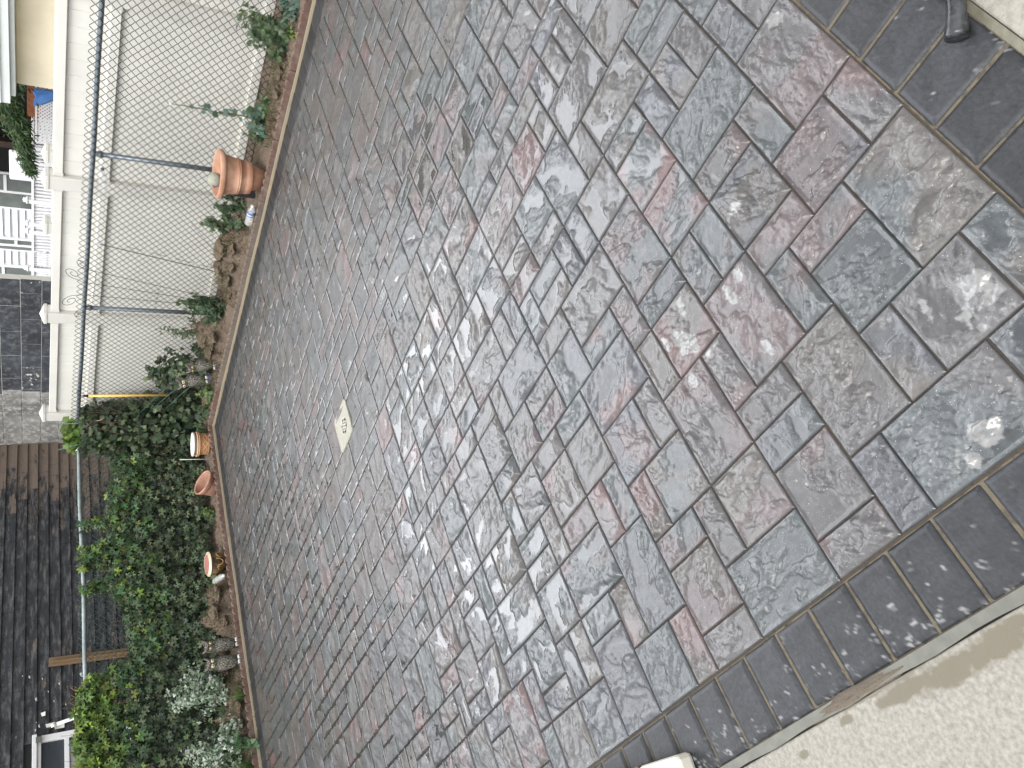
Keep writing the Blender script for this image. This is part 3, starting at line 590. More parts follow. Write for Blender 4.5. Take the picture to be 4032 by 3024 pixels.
# ---------------------------------------------------------------- vinyl fences
XV = 6.27
M_vin = mat('cream_vinyl', (.69, .68, .63), .42, .05, 2.5, .04, 30, .002, spec=.4)
M_vinw = mat('cream_vinyl_post', (.62, .61, .565), .4, .04, 2.5, .03, 30, .002, spec=.4)
M_scr = mat('screw', (.10, .07, .05), .5, 0, 5, 0, metal=.6)
def vinyl_fence(x, posts, label, top=1.505, z0=.06, detail=True, group=None):
    f = empty('vinyl_fence', (0, 0, 0), label, 'fence', group)
    W = .064
    for y in posts:
        mb = MB(); mb.box((x - W, y - W, -.1), (x + W, y + W, top + .035)); p = mb.build('post', M_vinw, f, bevel=.006)
        mb = MB(); c = W + .006; q = .155 - .004
        zc = top + .032
        mb.box((x - c, y - c, zc), (x + c, y + c, zc + .024)); vs = [(x - c, y - c, zc + .0245), (x + c, y - c, zc + .0245), (x + c, y + c, zc + .0245), (x - c, y + c, zc + .0245), (x, y, zc + .064)]
        mb.add(vs, [(0, 1, 4), (1, 2, 4), (2, 3, 4), (3, 0, 4)]); mb.build('post_cap', M_vinw, p, bevel=.002)
    for a, b in zip(posts[:-1], posts[1:]):
        ya, yb = a + W, b - W
        for (za, zb, th) in ((top - .068, top, .022), (1.092, 1.160, .022), (z0 - .01, z0 + .06, .022)):
            mb = MB(); mb.box((x - .038, ya + .001, za), (x + .028, yb - .001, zb)); r_ = mb.build('rail', M_vin, f, bevel=.004)
            if detail:
                for (q0, q1) in ((ya + .0006, ya + .034), (yb - .034, yb - .0006)):
                    mb = MB(); mb.box((x - .0405, q0, za - .004), (x + .020, q1, zb + .002)); mb.build('bracket', M_vinw, r_, bevel=.002)
        # tongue and groove boards with a real groove between them
        for (za, zb) in ((z0 + .058, 1.094), (1.158, top - .066)):
            mb = MB(); y = ya - .02
            while y < yb:
                y2 = min(y + .130, yb)
                vs = [(x - .012, max(y, ya) + .0035, za), (x - .012, y2 - .0035, za), (x - .0075, y2, za), (x - .0075, max(y, ya), za)]
                vs += [(vx, vy, zb) for vx, vy, _ in vs]; mb.add(vs, [(0, 1, 5, 4), (1, 2, 6, 5), (3, 0, 4, 7)]); y = y2
            mb.build('board_panel', M_vin, f)
    return f
vinyl_fence(XV, [1.20, 2.99 + .005, 4.675, 6.262, 7.78], 'cream vinyl privacy fence of vertical boards behind the chain-link', group='cream vinyl fences')
vinyl_fence(7.25, [1.6, 3.5, 5.12, 5.98, 7.7], 'cream vinyl fence further back, only its caps and rail showing above the front one', top=1.50, detail=False, group='cream vinyl fences')

# ---------------------------------------------------------------- burnt masonry building and shingled wall
XW, YW = 6.78, 9.0
def charred(name, base, ash, wood=None, sc=(1, 1, 1), rough=.75, peel=True, wthr=None):
    M = bpy.data.materials.new(name); M.use_nodes = True; n = M.node_tree; b = n.nodes['Principled BSDF']; l = n.links.new
    tc = n.nodes.new('ShaderNodeTexCoord'); mp = n.nodes.new('ShaderNodeMapping'); mp.inputs['Scale'].default_value = sc; l(tc.outputs['Object'], mp.inputs[0])
    def noise(s, d=6, r_=.6, v=None):
        q = n.nodes.new('ShaderNodeTexNoise'); q.inputs['Scale'].default_value = s; q.inputs['Detail'].default_value = d; q.inputs['Roughness'].default_value = r_; l(v or mp.outputs[0], q.inputs['Vector']); return q.outputs[0]
    def rng_(src, a, b_, c=0, d=1):
        q = n.nodes.new('ShaderNodeMapRange'); q.inputs[1].default_value = a; q.inputs[2].default_value = b_; q.inputs[3].default_value = c; q.inputs[4].default_value = d; l(src, q.inputs[0]); return q.outputs[0]
    def mix(f, a, b_):
        q = n.nodes.new('ShaderNodeMix'); q.data_type = 'RGBA'; l(f, q.inputs[0])
        for s_, i in ((a, 6), (b_, 7)):
            if isinstance(s_, tuple): q.inputs[i].default_value = (*s_, 1)
            else: l(s_, q.inputs[i])
        return q.outputs[2]
    ca = n.nodes.new('ShaderNodeVertexColor'); ca.layer_name = 'Col'; sp = n.nodes.new('ShaderNodeSeparateColor'); l(ca.outputs[0], sp.inputs[0])
    c = mix(rng_(noise(2.2), .38, .66), base, tuple(q * 2.3 for q in base))
    c = mix(rng_(noise(14, 9, .75), .48, .66), c, ash)
    if wood:
        a = n.nodes.new('ShaderNodeMath'); a.operation = 'ADD'; l(rng_(noise(9, 9, .75), .25, .75, -.05, 1.05), a.inputs[0]); l(sp.outputs[0], a.inputs[1])
        c = mix(rng_(a.outputs[0], .76, .90), c, mix(noise(30, 6), wood, tuple(q * .45 for q in wood)))
    if peel:
        a = n.nodes.new('ShaderNodeMath'); a.operation = 'ADD'; l(noise(24, 5, .6), a.inputs[0]); l(sp.outputs[1], a.inputs[1])
        c = mix(rng_(a.outputs[0], .90, .93), c, (.55, .54, .50))
    l(c, b.inputs['Base Color']); b.inputs['Roughness'].default_value = rough
    bp = n.nodes.new('ShaderNodeBump'); bp.inputs['Strength'].default_value = .7; bp.inputs['Distance'].default_value = .006; l(noise(22, 8, .7), bp.inputs['Height']); l(bp.outputs[0], b.inputs['Normal'])
    return M
M_black = charred('black_painted_block', (.020, .023, .028), (.13, .135, .145), sc=(1, 1, 1))
M_bare = charred('bare_block', (.13, .128, .12), (.46, .455, .44), None, (1, 1, 1), .9, peel=False)
M_shingle = charred('charred_shingle', (.0085, .010, .012), (.11, .11, .115), (.19, .145, .115), sc=(.45, 1, 1.9), rough=.6)
bb = empty('block_wall', (XW, 7.6, 0), 'tall black-painted concrete block wall with a bare grey strip at its corner', 'wall')
# running-bond blocks, painted black up to a ragged edge near the corner
def blocks(mb, y0, y1, ztop, edge_fn, keep):
    bw, bh, j = .372, .186, .006; k = 0; z = -.1 + .005
    while z < ztop:
        y = y0 - (bw / 2 if k % 2 else 0)
        while y < y1:
            a, b_ = max(y + j / 2, y0), min(y + bw - j / 2, y1)
            if b_ - a > .03:
                # cut at the ragged paint edge in three slivers
                e = edge_fn(z, k)
                for (p, q_) in ((a, min(b_, e)), (max(a, e), b_)):
                    if q_ - p > .01 and ((p + q_) / 2 < e) == keep:
                        mb.col((0, (.30 if random.random() < .25 else .12) + random.uniform(-.05, .05), 0)).box((XW - .004 + random.uniform(0, .0025), p, z + j / 2), (XW + .01, q_, z + bh - j / 2))
            y += bw
        z += bh; k += 1
def edge_fn(z, k): return 8.08 + .5 * (((k * 37) % 10) / 10 - .55) * .5 + .06 * math.sin(k * 2.1)
mb = MB(); mb.box((XW + .003, 6.312, -.1), (XW + .07, 8.1, 2.42)); mb.build('wall', M_black, bb, loc=(-XW, -7.6, 0))
mb = MB(); blocks(mb, 6.31, YW - .02, 2.42, edge_fn, True); mb.build('painted_blocks', M_black, bb, bevel=.004, loc=(-XW, -7.6, 0))
mb = MB(); blocks(mb, 6.31, YW - .02, 2.42, edge_fn, False); mb.build('bare_blocks', M_bare, bb, bevel=.004, loc=(-XW, -7.6, 0))
M_jt = mat('block_mortar', (.10, .10, .095), .9, .3, 9, .6, 60, .004, col2=(.35, .33, .27))
mb = MB(); mb.box((XW + .0005, 8.1, -.1), (XW + .07, YW - .01, 2.42)); mb.build('mortar_backing', M_jt, bb, loc=(-XW, -7.6, 0))
M_coping = mat('coping', (.12, .12, .12), .8)
mb = MB(); mb.box((XW - .04, 6.27, 2.50), (XW + .12, YW - .02, 2.56)); mb.build('coping', M_coping, bb, loc=(-XW, -7.6, 0))
sb = empty('shingled_building', (4, YW, 0), 'charred black shingle building with a brown weathered part near its corner and a white window', 'building')
# courses: each shingle its own slightly lifted slab, one mesh
mb = MB(); ex = .106; z = 1.18 - ex * 14; k = 0
while z < 2.5:
    x = XW - .01 + random.uniform(0, .3); x = min(x, XW - .008); first = True
    xx = XW - .008
    while xx > .6:
        wd = random.uniform(.16, .42); x1 = xx - wd
        # window opening
        zc = z + ex / 2
        inwin = (x1 < 3.0 and .55 < zc < 1.66)
        xr = xx
        if inwin:
            if xr > 3.2: x1 = 3.2
            else: break
        br = .42 * math.exp(-((XW - (xr + x1) / 2) / .8) ** 2) + .24 * math.exp(-((XW - (xr + x1) / 2) / 2.0) ** 2) * (1 if z < 2.2 else .7) + (.18 if 3.6 < (xr + x1) / 2 < 4.2 and z < 1.9 else 0) - .08
        pl = .20 if x1 < 3.9 and random.random() < .6 else .08
        mb.col((max(0, br + random.uniform(-.08, .08)), pl, 0))
        t0 = .020 + random.uniform(0, .006); vs = [(x1 + .0012, YW - t0, z), (xr - .0012, YW - t0, z), (xr - .0012, YW - .003, z + ex + .01), (x1 + .0012, YW - .003, z + ex + .01), (x1 + .0012, YW + .0, z), (xr - .0012, YW + .0, z)]
        mb.add(vs, [(0, 1, 2, 3), (4, 5, 1, 0)]); xx = x1
    z += ex; k += 1
mb.build('shingles', M_shingle, sb, loc=(-4, -YW, 0))
mb = MB(); mb.box((-3, YW + .001, -.1), (XW - .005, YW + 2.5, 2.55)); mb.build('wall', M_dark, sb, loc=(-4, -YW, 0))
mb = MB(); mb.box((-3, YW - .12, 2.62), (XW - .05, YW + 2.5, 2.70)); mb.build('eaves', M_coping, sb, loc=(-4, -YW, 0))
# the bare batten left leaning out of the shingles
M_bat = mat('raw_batten', (.28, .19, .10), .8, .3, 5, .6, 40, .004, col2=(.17, .11, .06), stretch=(6, 6, .8), detail=8)
mb = MB(); mb.box((3.90, YW - .05, .60), (3.99, YW - .022, 1.50), Matrix.Rotation(R(1.5), 4, 'Y').to_3x3()); mb.box((3.93, YW - .065, .60), (3.95, YW - .050, 1.47), Matrix.Rotation(R(1.5), 4, 'Y').to_3x3()); mb.build('batten', M_bat, sb, loc=(-4, -YW, 0), bevel=.003)
M_white = mat('white_paint', (.78, .78, .78), .5, .05, 6, .1, 60, .001)
M_glassd = mat('window_glass', (.05, .06, .07), .08, .1, 2, 0, spec=.8)
M_cream = mat('cream_shade', (.45, .45, .42), .7, .05, 4, .1)
# window (right edge at x=3.23)
WX = 3.235
mb = MB(); mb.box((1.2, YW - .085, 1.600), (WX, YW - .001, 1.640)); mb.box((1.2, YW - .060, 1.565), (WX - .02, YW - .001, 1.5995)); wf = mb.build('window', M_white, sb, loc=(-4, -YW, 0), bevel=.004)
mb = MB(); mb.box((WX - .075, YW - .055, .85), (WX - .012, YW - .001, 1.563)); mb.box((1.2, YW - .052, 1.33), (WX - .077, YW - .012, 1.372)); mb.box((1.2, YW - .052, .90), (WX - .077, YW - .012, .945)); mb.box((2.10, YW - .050, .95), (2.14, YW - .014, 1.56)); mb.build('frame', M_white, wf, bevel=.003)
mb = MB(); mb.box((1.2, YW - .020, .90), (WX - .07, YW - .010, 1.56)); mb.build('pane', M_glassd, wf)
mb = MB(); mb.box((1.2, YW - .026, 1.17), (WX - .10, YW - .0215, 1.325)); mb.build('shade', M_cream, wf)
mb = MB(); mb.box((1.2, YW - .12, .78), (WX + .01, YW - .001, .845)); mb.build('sill', M_white, wf, bevel=.004)
mb = MB(); mb.box((WX - .085, YW - .093, 1.56), (WX - .03, YW - .0865, 1.61)); mb.build('clip', mat('grey_clip', (.12, .13, .12), .6), wf)
# curled loose shingles and white flakes by the window
for (x, z, a, l_) in ((3.30, 1.52, .4, .07), (3.27, 1.45, -.5, .08), (3.42, 1.56, .3, .03)):
    mb = MB(); mb.add([(x, YW - .022, z), (x + .035, YW - .022, z + .01), (x + .03, YW - .060, z - l_), (x - .01, YW - .055, z - l_)], [(0, 1, 2, 3)])
    mb.build('loose_shingle', M_shingle, sb, loc=(-4, -YW, 0))
for (x, z, l_) in ((3.33, 1.575, .03), (3.295, 1.605, .028), (3.37, 1.60, .02), (3.60, 1.60, .035), (3.66, 1.5, .02), (3.55, 1.45, .02), (3.72, 1.40, .03), (3.78, 1.2, .05), (3.74, 1.15, .04), (3.50, 1.35, .02), (3.80, 1.55, .02), (3.84, 1.66, .03), (3.86, 1.72, .02)):
    mb = MB(); mb.add([(x - l_ * .5, YW - .021, z), (x + l_ * .6, YW - .023, z + .004), (x + l_ * .3, YW - .028, z + l_ * .55), (x - l_ * .35, YW - .022, z + l_ * .35)], [(0, 1, 2, 3)])
    mb.build('paint_flake', M_white, sb, loc=(-4, -YW, 0))
dp = MB(); dp.tube([(3.29, YW - .09, 1.462), (3.335, YW - .09, 1.20), (3.39, YW - .09, .95), (3.40, YW - .09, .1)], .017, 10); dp.col((1, 1, 1)).tube([(3.287, YW - .09, 1.485), (3.2945, YW - .09, 1.44)], .0195, 10)
tag(dp.build('pipe', M_white, smooth=True), 'white plastic pipe leaning beside the window of the charred wall', 'pipe')
# brown pole stored between the fence and the wall
M_rust = mat('rusty_pole', (.16, .11, .08), .7, .3, 12, .4)
mb = MB(); mb.tube([(6.02, 7.95, .83), (5.3, 7.98, .825), (4.5, 8.0, .80)], .016, 10); tag(mb.build('metal_pole', M_rust, smooth=True), 'brown rusty pole lying level behind the creeper-covered fence', 'pole')
# ---------------------------------------------------------------- leaves
LF_V = np.array([(0, 0, 0), (-.25, .33, .05), (0, .35, 0), (.25, .33, .05), (-.2, .68, .02), (0, .7, -.04), (.2, .68, .02), (0, 1, -.12)], float)
LF_F = np.array([(0, 2, 1), (0, 3, 2), (1, 2, 5), (1, 5, 4), (2, 3, 6), (2, 6, 5), (4, 5, 7), (5, 6, 7)])
def palm(angs, sizes, off=.0, wid=1.0):
    V = []; F = []
    for a, s_ in zip(angs, sizes):
        c, q = math.cos(R(a)), math.sin(R(a)); n0 = len(V)
        for x, y, z in LF_V:
            x *= wid; y = y + off; V.append(((x * c + y * q) * s_, (-x * q + y * c) * s_, z * s_ - .06 * abs(a) / 90))
        F += [tuple(i + n0 for i in f) for f in LF_F]
    return np.array(V), np.array(F)
T_LEAF = (LF_V, LF_F)
T_CREEP = palm((-100, -50, 0, 50, 100), (.7, .92, 1, .92, .7), .16, .95)
T_TRI = palm((-70, 0, 70), (.8, 1, .8), .05, 1.35)
T_LOBE = palm((-110, -55, 0, 55, 110), (.6, .8, 1, .8, .6), -.02, 1.7)
T_FEATH = palm((-70, -45, -20, 0, 20, 45, 70), (.5, .7, .85, 1, .85, .7, .5), .05, .45)
T_NARROW = (LF_V * np.array([.5, 1, 1]), LF_F)
def leaves(name, pos, nrm, up, size, col, T, parent=None, mat_=None):
    TV, TF = T; n = len(pos); pos = np.asarray(pos, float); nrm = np.asarray(nrm, float); up = np.asarray(up, float)
    nrm = nrm / np.linalg.norm(nrm, axis=1, keepdims=True); up = up - nrm * (up * nrm).sum(1, keepdims=True); up /= np.linalg.norm(up, axis=1, keepdims=True) + 1e-9
    sd_ = np.cross(up, nrm)
    V = pos[:, None, :] + np.asarray(size)[:, None, None] * (TV[None, :, 0:1] * sd_[:, None, :] + TV[None, :, 1:2] * up[:, None, :] + TV[None, :, 2:3] * nrm[:, None, :])
    F = TF[None] + (np.arange(n) * len(TV))[:, None, None]
    cc = np.repeat(np.asarray(col)[:, None, :], len(TV), 1) * (1 + .12 * (TV[None, :, 2:3] > .03))
    return npmesh(name, V.reshape(-1, 3), F.reshape(-1, 3), mat_ or M_leaf, cc.reshape(-1, 3), parent=parent)
def pick(cols, n, jit=.25):
    c = np.array(cols)[rng.integers(0, len(cols), n)]; return c * (1 + rng.uniform(-jit, jit, (n, 1))) * (1 + rng.uniform(-.08, .08, (n, 3)))
VG = [(.058, .090, .044), (.075, .112, .055), (.095, .135, .068), (.040, .062, .034), (.13, .165, .085), (.055, .085, .05), (.035, .05, .03)]
YG = [(.16, .24, .04), (.12, .20, .04), (.20, .26, .05), (.09, .16, .035)]
M_stem = mat('stem', (.10, .11, .045), .7, .2, 20, 0); M_bstem = mat('brown_stem', (.12, .075, .045), .8, .2, 20, 0)
def stemset(mb, base, tips, r=.003, sag=.0):
    for t in tips:
        b = Vector(base); t = Vector(t); mid = b.lerp(t, .5) + Vector((random.uniform(-.03, .03), random.uniform(-.03, .03), .03)) * (t - b).length * 2
        pts = [b.lerp(mid, q / 3) .lerp(mid.lerp(t, q / 3), q / 3) for q in range(4)]; mb.tube(pts, [r, r * .8, r * .6, r * .3], 5, False)
def plant(name, label, x, y, h, rad, n, size, T, cols, cat='plant', squash=1, lean=(0, 0), group=None, floor=.0, thin=.003, jit=.25, up=.6):
    e = empty(name, (x, y, 0), label, cat, group); z0 = sz(x, y); mb = MB(); tips = []
    for k in range(max(4, n // 40)):
        a = random.uniform(0, 6.28); q = random.random() ** .5
        q *= random.uniform(.6, 1.45); tips.append((rad * q * math.cos(a) * squash + lean[0], rad * q * math.sin(a) + lean[1], z0 + h * max(.15, (1 - .45 * q * q)) * random.uniform(.35, 1.08)))
    stemset(mb, (0, 0, z0 - .02), tips, thin)
    st_ = mb.build('stems', M_stem, e, smooth=True)
    P_ = []; 
    tarr = np.array(tips)
    for k in range(n):
        t = tarr[random.randrange(len(tips))]; f = random.uniform(floor, 1.02) ** .8
        P_.append(np.array([0, 0, z0]) * (1 - f) + t * f + rng.normal(0, rad * .10, 3) * (1, 1, .7))
    P_ = np.array(P_); P_[:, 2] = np.maximum(P_[:, 2], z0 + .01)
    out_ = P_ * np.array([1, 1, .3]) + rng.normal(0, .05, P_.shape); out_[:, 2] = rad * up + rng.normal(0, rad * .4, n)
    upv = P_ * np.array([1, 1, 0]) + rng.normal(0, rad * .5, P_.shape) + np.array([0, 0, .25 * rad]); 
    o = leaves('leaves', P_, out_ + np.array([-.4, -.4, .0]) * rad, upv, rng.uniform(size * .6, size * 1.25, n), pick(cols, n, jit), T, e)
    return e

# creeper covering the left fence
PROF = [(6.3, 1.17), (6.14, 1.34), (5.9, 1.38), (5.75, 1.34), (5.71, 1.05), (5.52, .96), (5.32, .92), (5.1, .99), (4.89, 1.0), (4.79, .97), (4.78, 1.22), (4.72, 1.24), (4.69, 1.0), (4.59, 1.0), (4.53, 1.11), (4.42, 1.27), (4.3, 1.25), (4.24, 1.01), (4.13, .97), (4.12, 1.22), (4.02, 1.24), (4.0, .99), (3.95, .98), (3.81, .92), (3.66, .91), (3.55, .89), (3.45, .87), (3.31, .91), (3.2, 1.09), (3.19, 1.22), (3.09, 1.26), (3.06, 1.31), (2.78, 1.33), (2.67, 1.33), (2.42, 1.31), (1.3, 1.3)]
PX = np.array([p[0] for p in PROF][::-1]); PZ = np.array([p[1] for p in PROF][::-1])
def vine_pts(n, xa, xb, zmin=.08, f0=0., bulge=.34):
    x = rng.uniform(xa, xb, n); zt = np.interp(x, PX, PZ); z = zmin + (zt - zmin) * rng.uniform(f0, 1, n) ** .9 + rng.normal(0, .012, n)
    y = YF - .015 - (rng.uniform(.02, 1, n) ** 1.2) * (.035 + bulge * np.clip(1 - z / 1.15, 0, 1) ** .8)
    return np.stack([x, y, z], 1)
def vine_leaves(name, P_, size, cols, T, e, droop=.7):
    n = len(P_); nr = np.array([-.15, -1, .45]) + rng.normal(0, .45, (n, 3)); u = np.array([0, -.25, -droop]) + rng.normal(0, .55, (n, 3))
    return leaves(name, P_, nr, u, rng.uniform(size * .5, size * 1.25, n), pick(cols, n, .35), T, e)
cv = empty('creeper', (4, YF, 0), 'dark green five-leaved creeper smothering the long fence before the charred wall', 'creeper')
vine_leaves('leaves', vine_pts(9500, 1.3, 5.65) - np.array([4, YF, 0]), .041, VG, T_CREEP, cv)
P_ = vine_pts(700, 1.5, 5.5, .3, .4, .36) + np.array([0, -.03, 0]); vine_leaves('leaves', P_ - np.array([4, YF, 0]), .058, [(.05, .105, .04), (.06, .12, .045), (.045, .09, .04)], T_CREEP, cv)
P_ = vine_pts(420, 1.5, 5.5, .2, .5, .3) + np.array([0, -.03, 0]); vine_leaves('young_leaves', P_ - np.array([4, YF, 0]), .05, YG, T_CREEP, cv)
P_ = vine_pts(260, 1.5, 5.5, .1, .1, .36) + np.array([0, -.02, 0]); vine_leaves('dead_leaves', P_ - np.array([4, YF, 0]), .04, [(.20, .12, .05), (.26, .17, .08), (.14, .08, .04)], T_LEAF, cv)
# sprigs reaching the rail
for (xa, xb, n_) in ((4.71, 4.79, 26), (4.26, 4.52, 110), (4.0, 4.12, 40)):
    x = rng.uniform(xa, xb, n_); z = rng.uniform(.88, 1.27, n_); P_ = np.stack([x, YF - rng.uniform(0, .05, n_), z], 1); vine_leaves('young_leaves', P_ - np.array([4, YF, 0]), .048, YG + VG, T_CREEP, cv)
mb = MB()
for k in range(60):
    x = random.uniform(1.5, 5.5); zt = float(np.interp(x, PX, PZ)); pts = [(x - 4 + .04 * math.sin(j * 1.2 + k), -.02 - random.uniform(0, .04), .05 + (zt + .05) * j / 7) for j in range(8)]; mb.tube(pts, [.004, .004, .0035, .003, .003, .0025, .002, .001], 5, False)
for (x0_, x1_) in ((3.95, 4.05), (4.06, 4.12)):
    mb.tube([(x0_ - 4, -.02, .9), (x1_ - 4, -.04, 1.06), (x1_ - 3.99, -.03, 1.18)], .0016, 5, False)
mb.build('stems', M_bstem, cv, smooth=True)
cy = empty('creeper', (2.7, YF, 1.2), 'yellow-green creeper shoots with orange stems spilling over the rail beside the white window', 'creeper')
n_ = 1300; x = rng.uniform(1.3, 3.18, n_); zt = np.interp(x, PX, PZ); z = zt - rng.uniform(0, .42, n_) ** 1.3; P_ = np.stack([x, YF - .02 - rng.uniform(0, .10, n_), z], 1)
vine_leaves('leaves', P_ - np.array([2.7, YF, 1.2]), .045, YG + [(.10, .17, .04), (.08, .14, .035)], T_CREEP, cy, .4)
n_ = 60; x = rng.uniform(2.45, 2.95, n_); P_ = np.stack([x, YF + rng.uniform(-.03, .02, n_), 1.265 + rng.uniform(-.02, .03, n_)], 1); vine_leaves('young_leaves', P_ - np.array([2.7, YF, 1.2]), .06, [(.30, .38, .06), (.26, .36, .07)], T_TRI, cy, .1)
M_orange = mat('orange_stem', (.32, .17, .07), .7, .3, 30, 0)
mb = MB(); mb.tube([(t, .0 + .02 * math.sin(t * 25), .07 + .015 * math.sin(t * 40)) for t in np.linspace(-.3, .42, 24)], .004, 5, False)
for k in range(26):
    x = random.uniform(-.3, .45); mb.tube([(x, -.01, .05), (x + random.uniform(-.03, .03), -.03, .09), (x + random.uniform(-.05, .05), -.04, .12 + random.uniform(0, .04))], .002, 4, False)
mb.build('stems', M_orange, cy, smooth=True)
# climber in the corner, lobed leaves
cc_ = empty('climber', (5.9, 7.5, 0), 'lobed-leaf climber heaped in the fence corner under the white cord', 'climber')
n_ = 1500; x = rng.uniform(5.55, 6.12, n_); z = rng.uniform(.06, 1, n_) ** .8 * 1.22; y = 7.62 - rng.uniform(0, 1, n_) * (.16 + .38 * (1 - z / 1.3)); x = np.where((z < .75), x - .10 * rng.random(n_), x)
vine_leaves('leaves', np.stack([x, y, z], 1) - np.array([5.9, 7.5, 0]), .050, VG, T_LOBE, cc_)
n_ = 90; P_ = np.stack([rng.uniform(5.72, 6.02, n_), rng.uniform(7.58, 7.74, n_), rng.uniform(1.17, 1.37, n_)], 1); vine_leaves('young_leaves', P_ - np.array([5.9, 7.5, 0]), .07, YG, T_LOBE, cc_, .2)
n_ = 420; x = 6.0 + rng.normal(0, .05, n_); y = rng.uniform(6.75, 7.6, n_); z = rng.uniform(.05, 1, n_) * np.interp(y, [6.75, 7.1, 7.4, 7.6], [.3, .5, 1.0, 1.15]); vine_leaves('leaves', np.stack([np.minimum(x, 6.15), y, z], 1) - np.array([5.9, 7.5, 0]), .05, VG, T_LOBE, cc_)
mb = MB()
for k in range(16):
    x = random.uniform(-.3, .15); mb.tube([(x + .04 * math.sin(j + k), .1 - .03 * j * (k % 3), .03 + 1.15 * j / 6) for j in range(7)], .003, 5, False)
mb.build('stems', M_bstem, cc_, smooth=True)

# plants in the bed
G1 = [(.065, .105, .05), (.055, .09, .045), (.085, .13, .065), (.12, .15, .08)]; G2 = [(.09, .14, .06), (.11, .17, .075), (.065, .11, .055)]; BG = [(.10, .17, .13), (.08, .14, .11), (.13, .20, .16)]
plant('bush', 'feathery mid-green bush by the cream fence at the right edge, tallest plant there', 5.78, 2.76, .36, .19, 900, .042, T_FEATH, G1 + G2)
plant('cabbage_plant', 'blue-green broad-leaved plant on the bed edge at the far right', 5.68, 2.58, .17, .09, 50, .06, T_LEAF, BG)
plant('seedling', 'small yellow-green seedling low beside the edging at the far right', 5.60, 2.66, .07, .05, 22, .035, T_LEAF, YG)
plant('weed', 'leafy green weed between the tall flowering stalk and the grass clump', 5.76, 3.36, .08, .10, 90, .035, T_LEAF, G2)
e = plant('thistle', 'tall thin sow-thistle stalk with a white seed puff before the cream fence', 5.82, 3.52, .18, .12, 90, .055, T_LOBE, BG + G1)
mb = MB(); mb.tube([(0, 0, .04), (-.01, -.005, .25), (.0, .01, .42), (.01, .005, .60), (.01, .01, .775)], [.006, .006, .005, .004, .0025], 7); mb.tube([(0, .01, .42), (0, .06, .47)], .003, 5); mb.tube([(.01, .005, .60), (.01, -.03, .66)], .002, 5); mb.build('stalk', M_stem, e, smooth=True)
n_ = 20; z = rng.uniform(.25, .70, n_) ** 1.3; a = rng.uniform(0, 6.28, n_); P_ = np.stack([.02 * np.cos(a), .02 * np.sin(a), z], 1); leaves('leaves', P_, np.stack([-np.ones(n_) + rng.normal(0, .3, n_), rng.normal(0, .4, n_), rng.normal(0, .4, n_) + .4], 1), np.stack([np.cos(a) * .3, np.sin(a), rng.normal(-.1, .4, n_)], 1), rng.uniform(.02, .05, n_), pick(BG, n_), T_LOBE, e)
M_puff = mat('puff', (.75, .75, .72), .9, .05)
mb = MB(); mb.lathe([(.0005, -.012), (.008, -.009), (.012, 0), (.008, .009), (.0005, .012)], 12, Matrix.Translation((.01, .01, .755))); mb.build('seed_puff', M_puff, e, smooth=True)
plant('weed', 'low bushy weed just right of the big terracotta pot', 5.86, 3.74, .20, .12, 240, .028, T_LEAF, G1)
plant('weed', 'leafy weed half hidden behind the big terracotta pot', 5.86, 4.42, .24, .11, 230, .032, T_TRI, G1)
plant('bush', 'round-leaved bush behind the water bottle', 5.84, 4.66, .29, .14, 420, .033, T_TRI, G1 + G2)
plant('weed', 'low grey-green weed on the first soil heap past the water bottle', 5.84, 4.92, .20, .09, 180, .026, T_LEAF, G1)
plant('bush', 'bush round the foot of the scroll-topped trellis', 5.84, 5.64, .46, .16, 760, .034, T_TRI, G1 + [(.03, .075, .035)])
plant('bush', 'twiggy bush left of the second fence post, before the cream boards', 5.86, 6.02, .55, .15, 560, .032, T_LEAF, G1)
plant('bush', 'large dark bush behind the pair of leaning owl decoys', 5.86, 6.58, .64, .24, 1000, .042, T_LOBE, VG + G1)
plant('herb', 'feathery bright green herb in front of the leaning owl decoys', 5.70, 6.78, .16, .15, 330, .03, T_FEATH, G2 + YG[:1])
plant('herb', 'feathery green herb at the corner of the lath strips', 5.62, 7.02, .20, .14, 260, .03, T_FEATH, G1 + G2)
plant('weed', 'green weed at the corner behind the patterned pot', 5.52, 7.34, .25, .15, 220, .04, T_LEAF, G1)
plant('weed', 'fine green weed between the patterned pot and the plain terracotta pot', 5.10, 7.36, .18, .15, 240, .03, T_LEAF, G1 + DRY[:1])
plant('weed', 'bright green weed left of the plain terracotta pot', 4.58, 7.40, .16, .10, 90, .045, T_TRI, YG + G2)
plant('seedling', 'small bright weed on the heap of turf near the owls', 3.58, 7.24, .07, .05, 60, .03, T_TRI, G2)
SIL = [(.30, .36, .28), (.22, .29, .20), (.42, .46, .40), (.14, .20, .12), (.10, .15, .08)]
plant('silver_herb', 'silvery small-leaved herb beside the front owl decoy', 2.80, 7.44, .52, .24, 2100, .022, T_TRI, SIL, thin=.002, floor=.25)
plant('silver_herb', 'silvery small-leaved herb by the broad leaves at the lower left edge', 2.22, 7.42, .46, .27, 2100, .022, T_TRI, SIL, thin=.002, floor=.25)
plant('broadleaf_plant', 'broad-leaved green plant among the silvery herb at the left edge', 2.16, 7.22, .22, .13, 55, .10, T_LEAF, [(.06, .12, .06), (.075, .14, .06)])
def gtuft(x, y, lab, n, h):
    e = empty('grass_tuft', (x, y, 0), lab, 'grass'); z0 = sz(x, y)
    def pf():
        a = random.uniform(0, 6.28); q = random.random() * .05; return q * math.cos(a), q * math.sin(a), z0 - .005
    blades(n, pf, h * .5, h, [(.07, .13, .035), (.09, .16, .04), (.12, .19, .06)], 'blades', None, 1.5, .004, parent=e, seg=5)
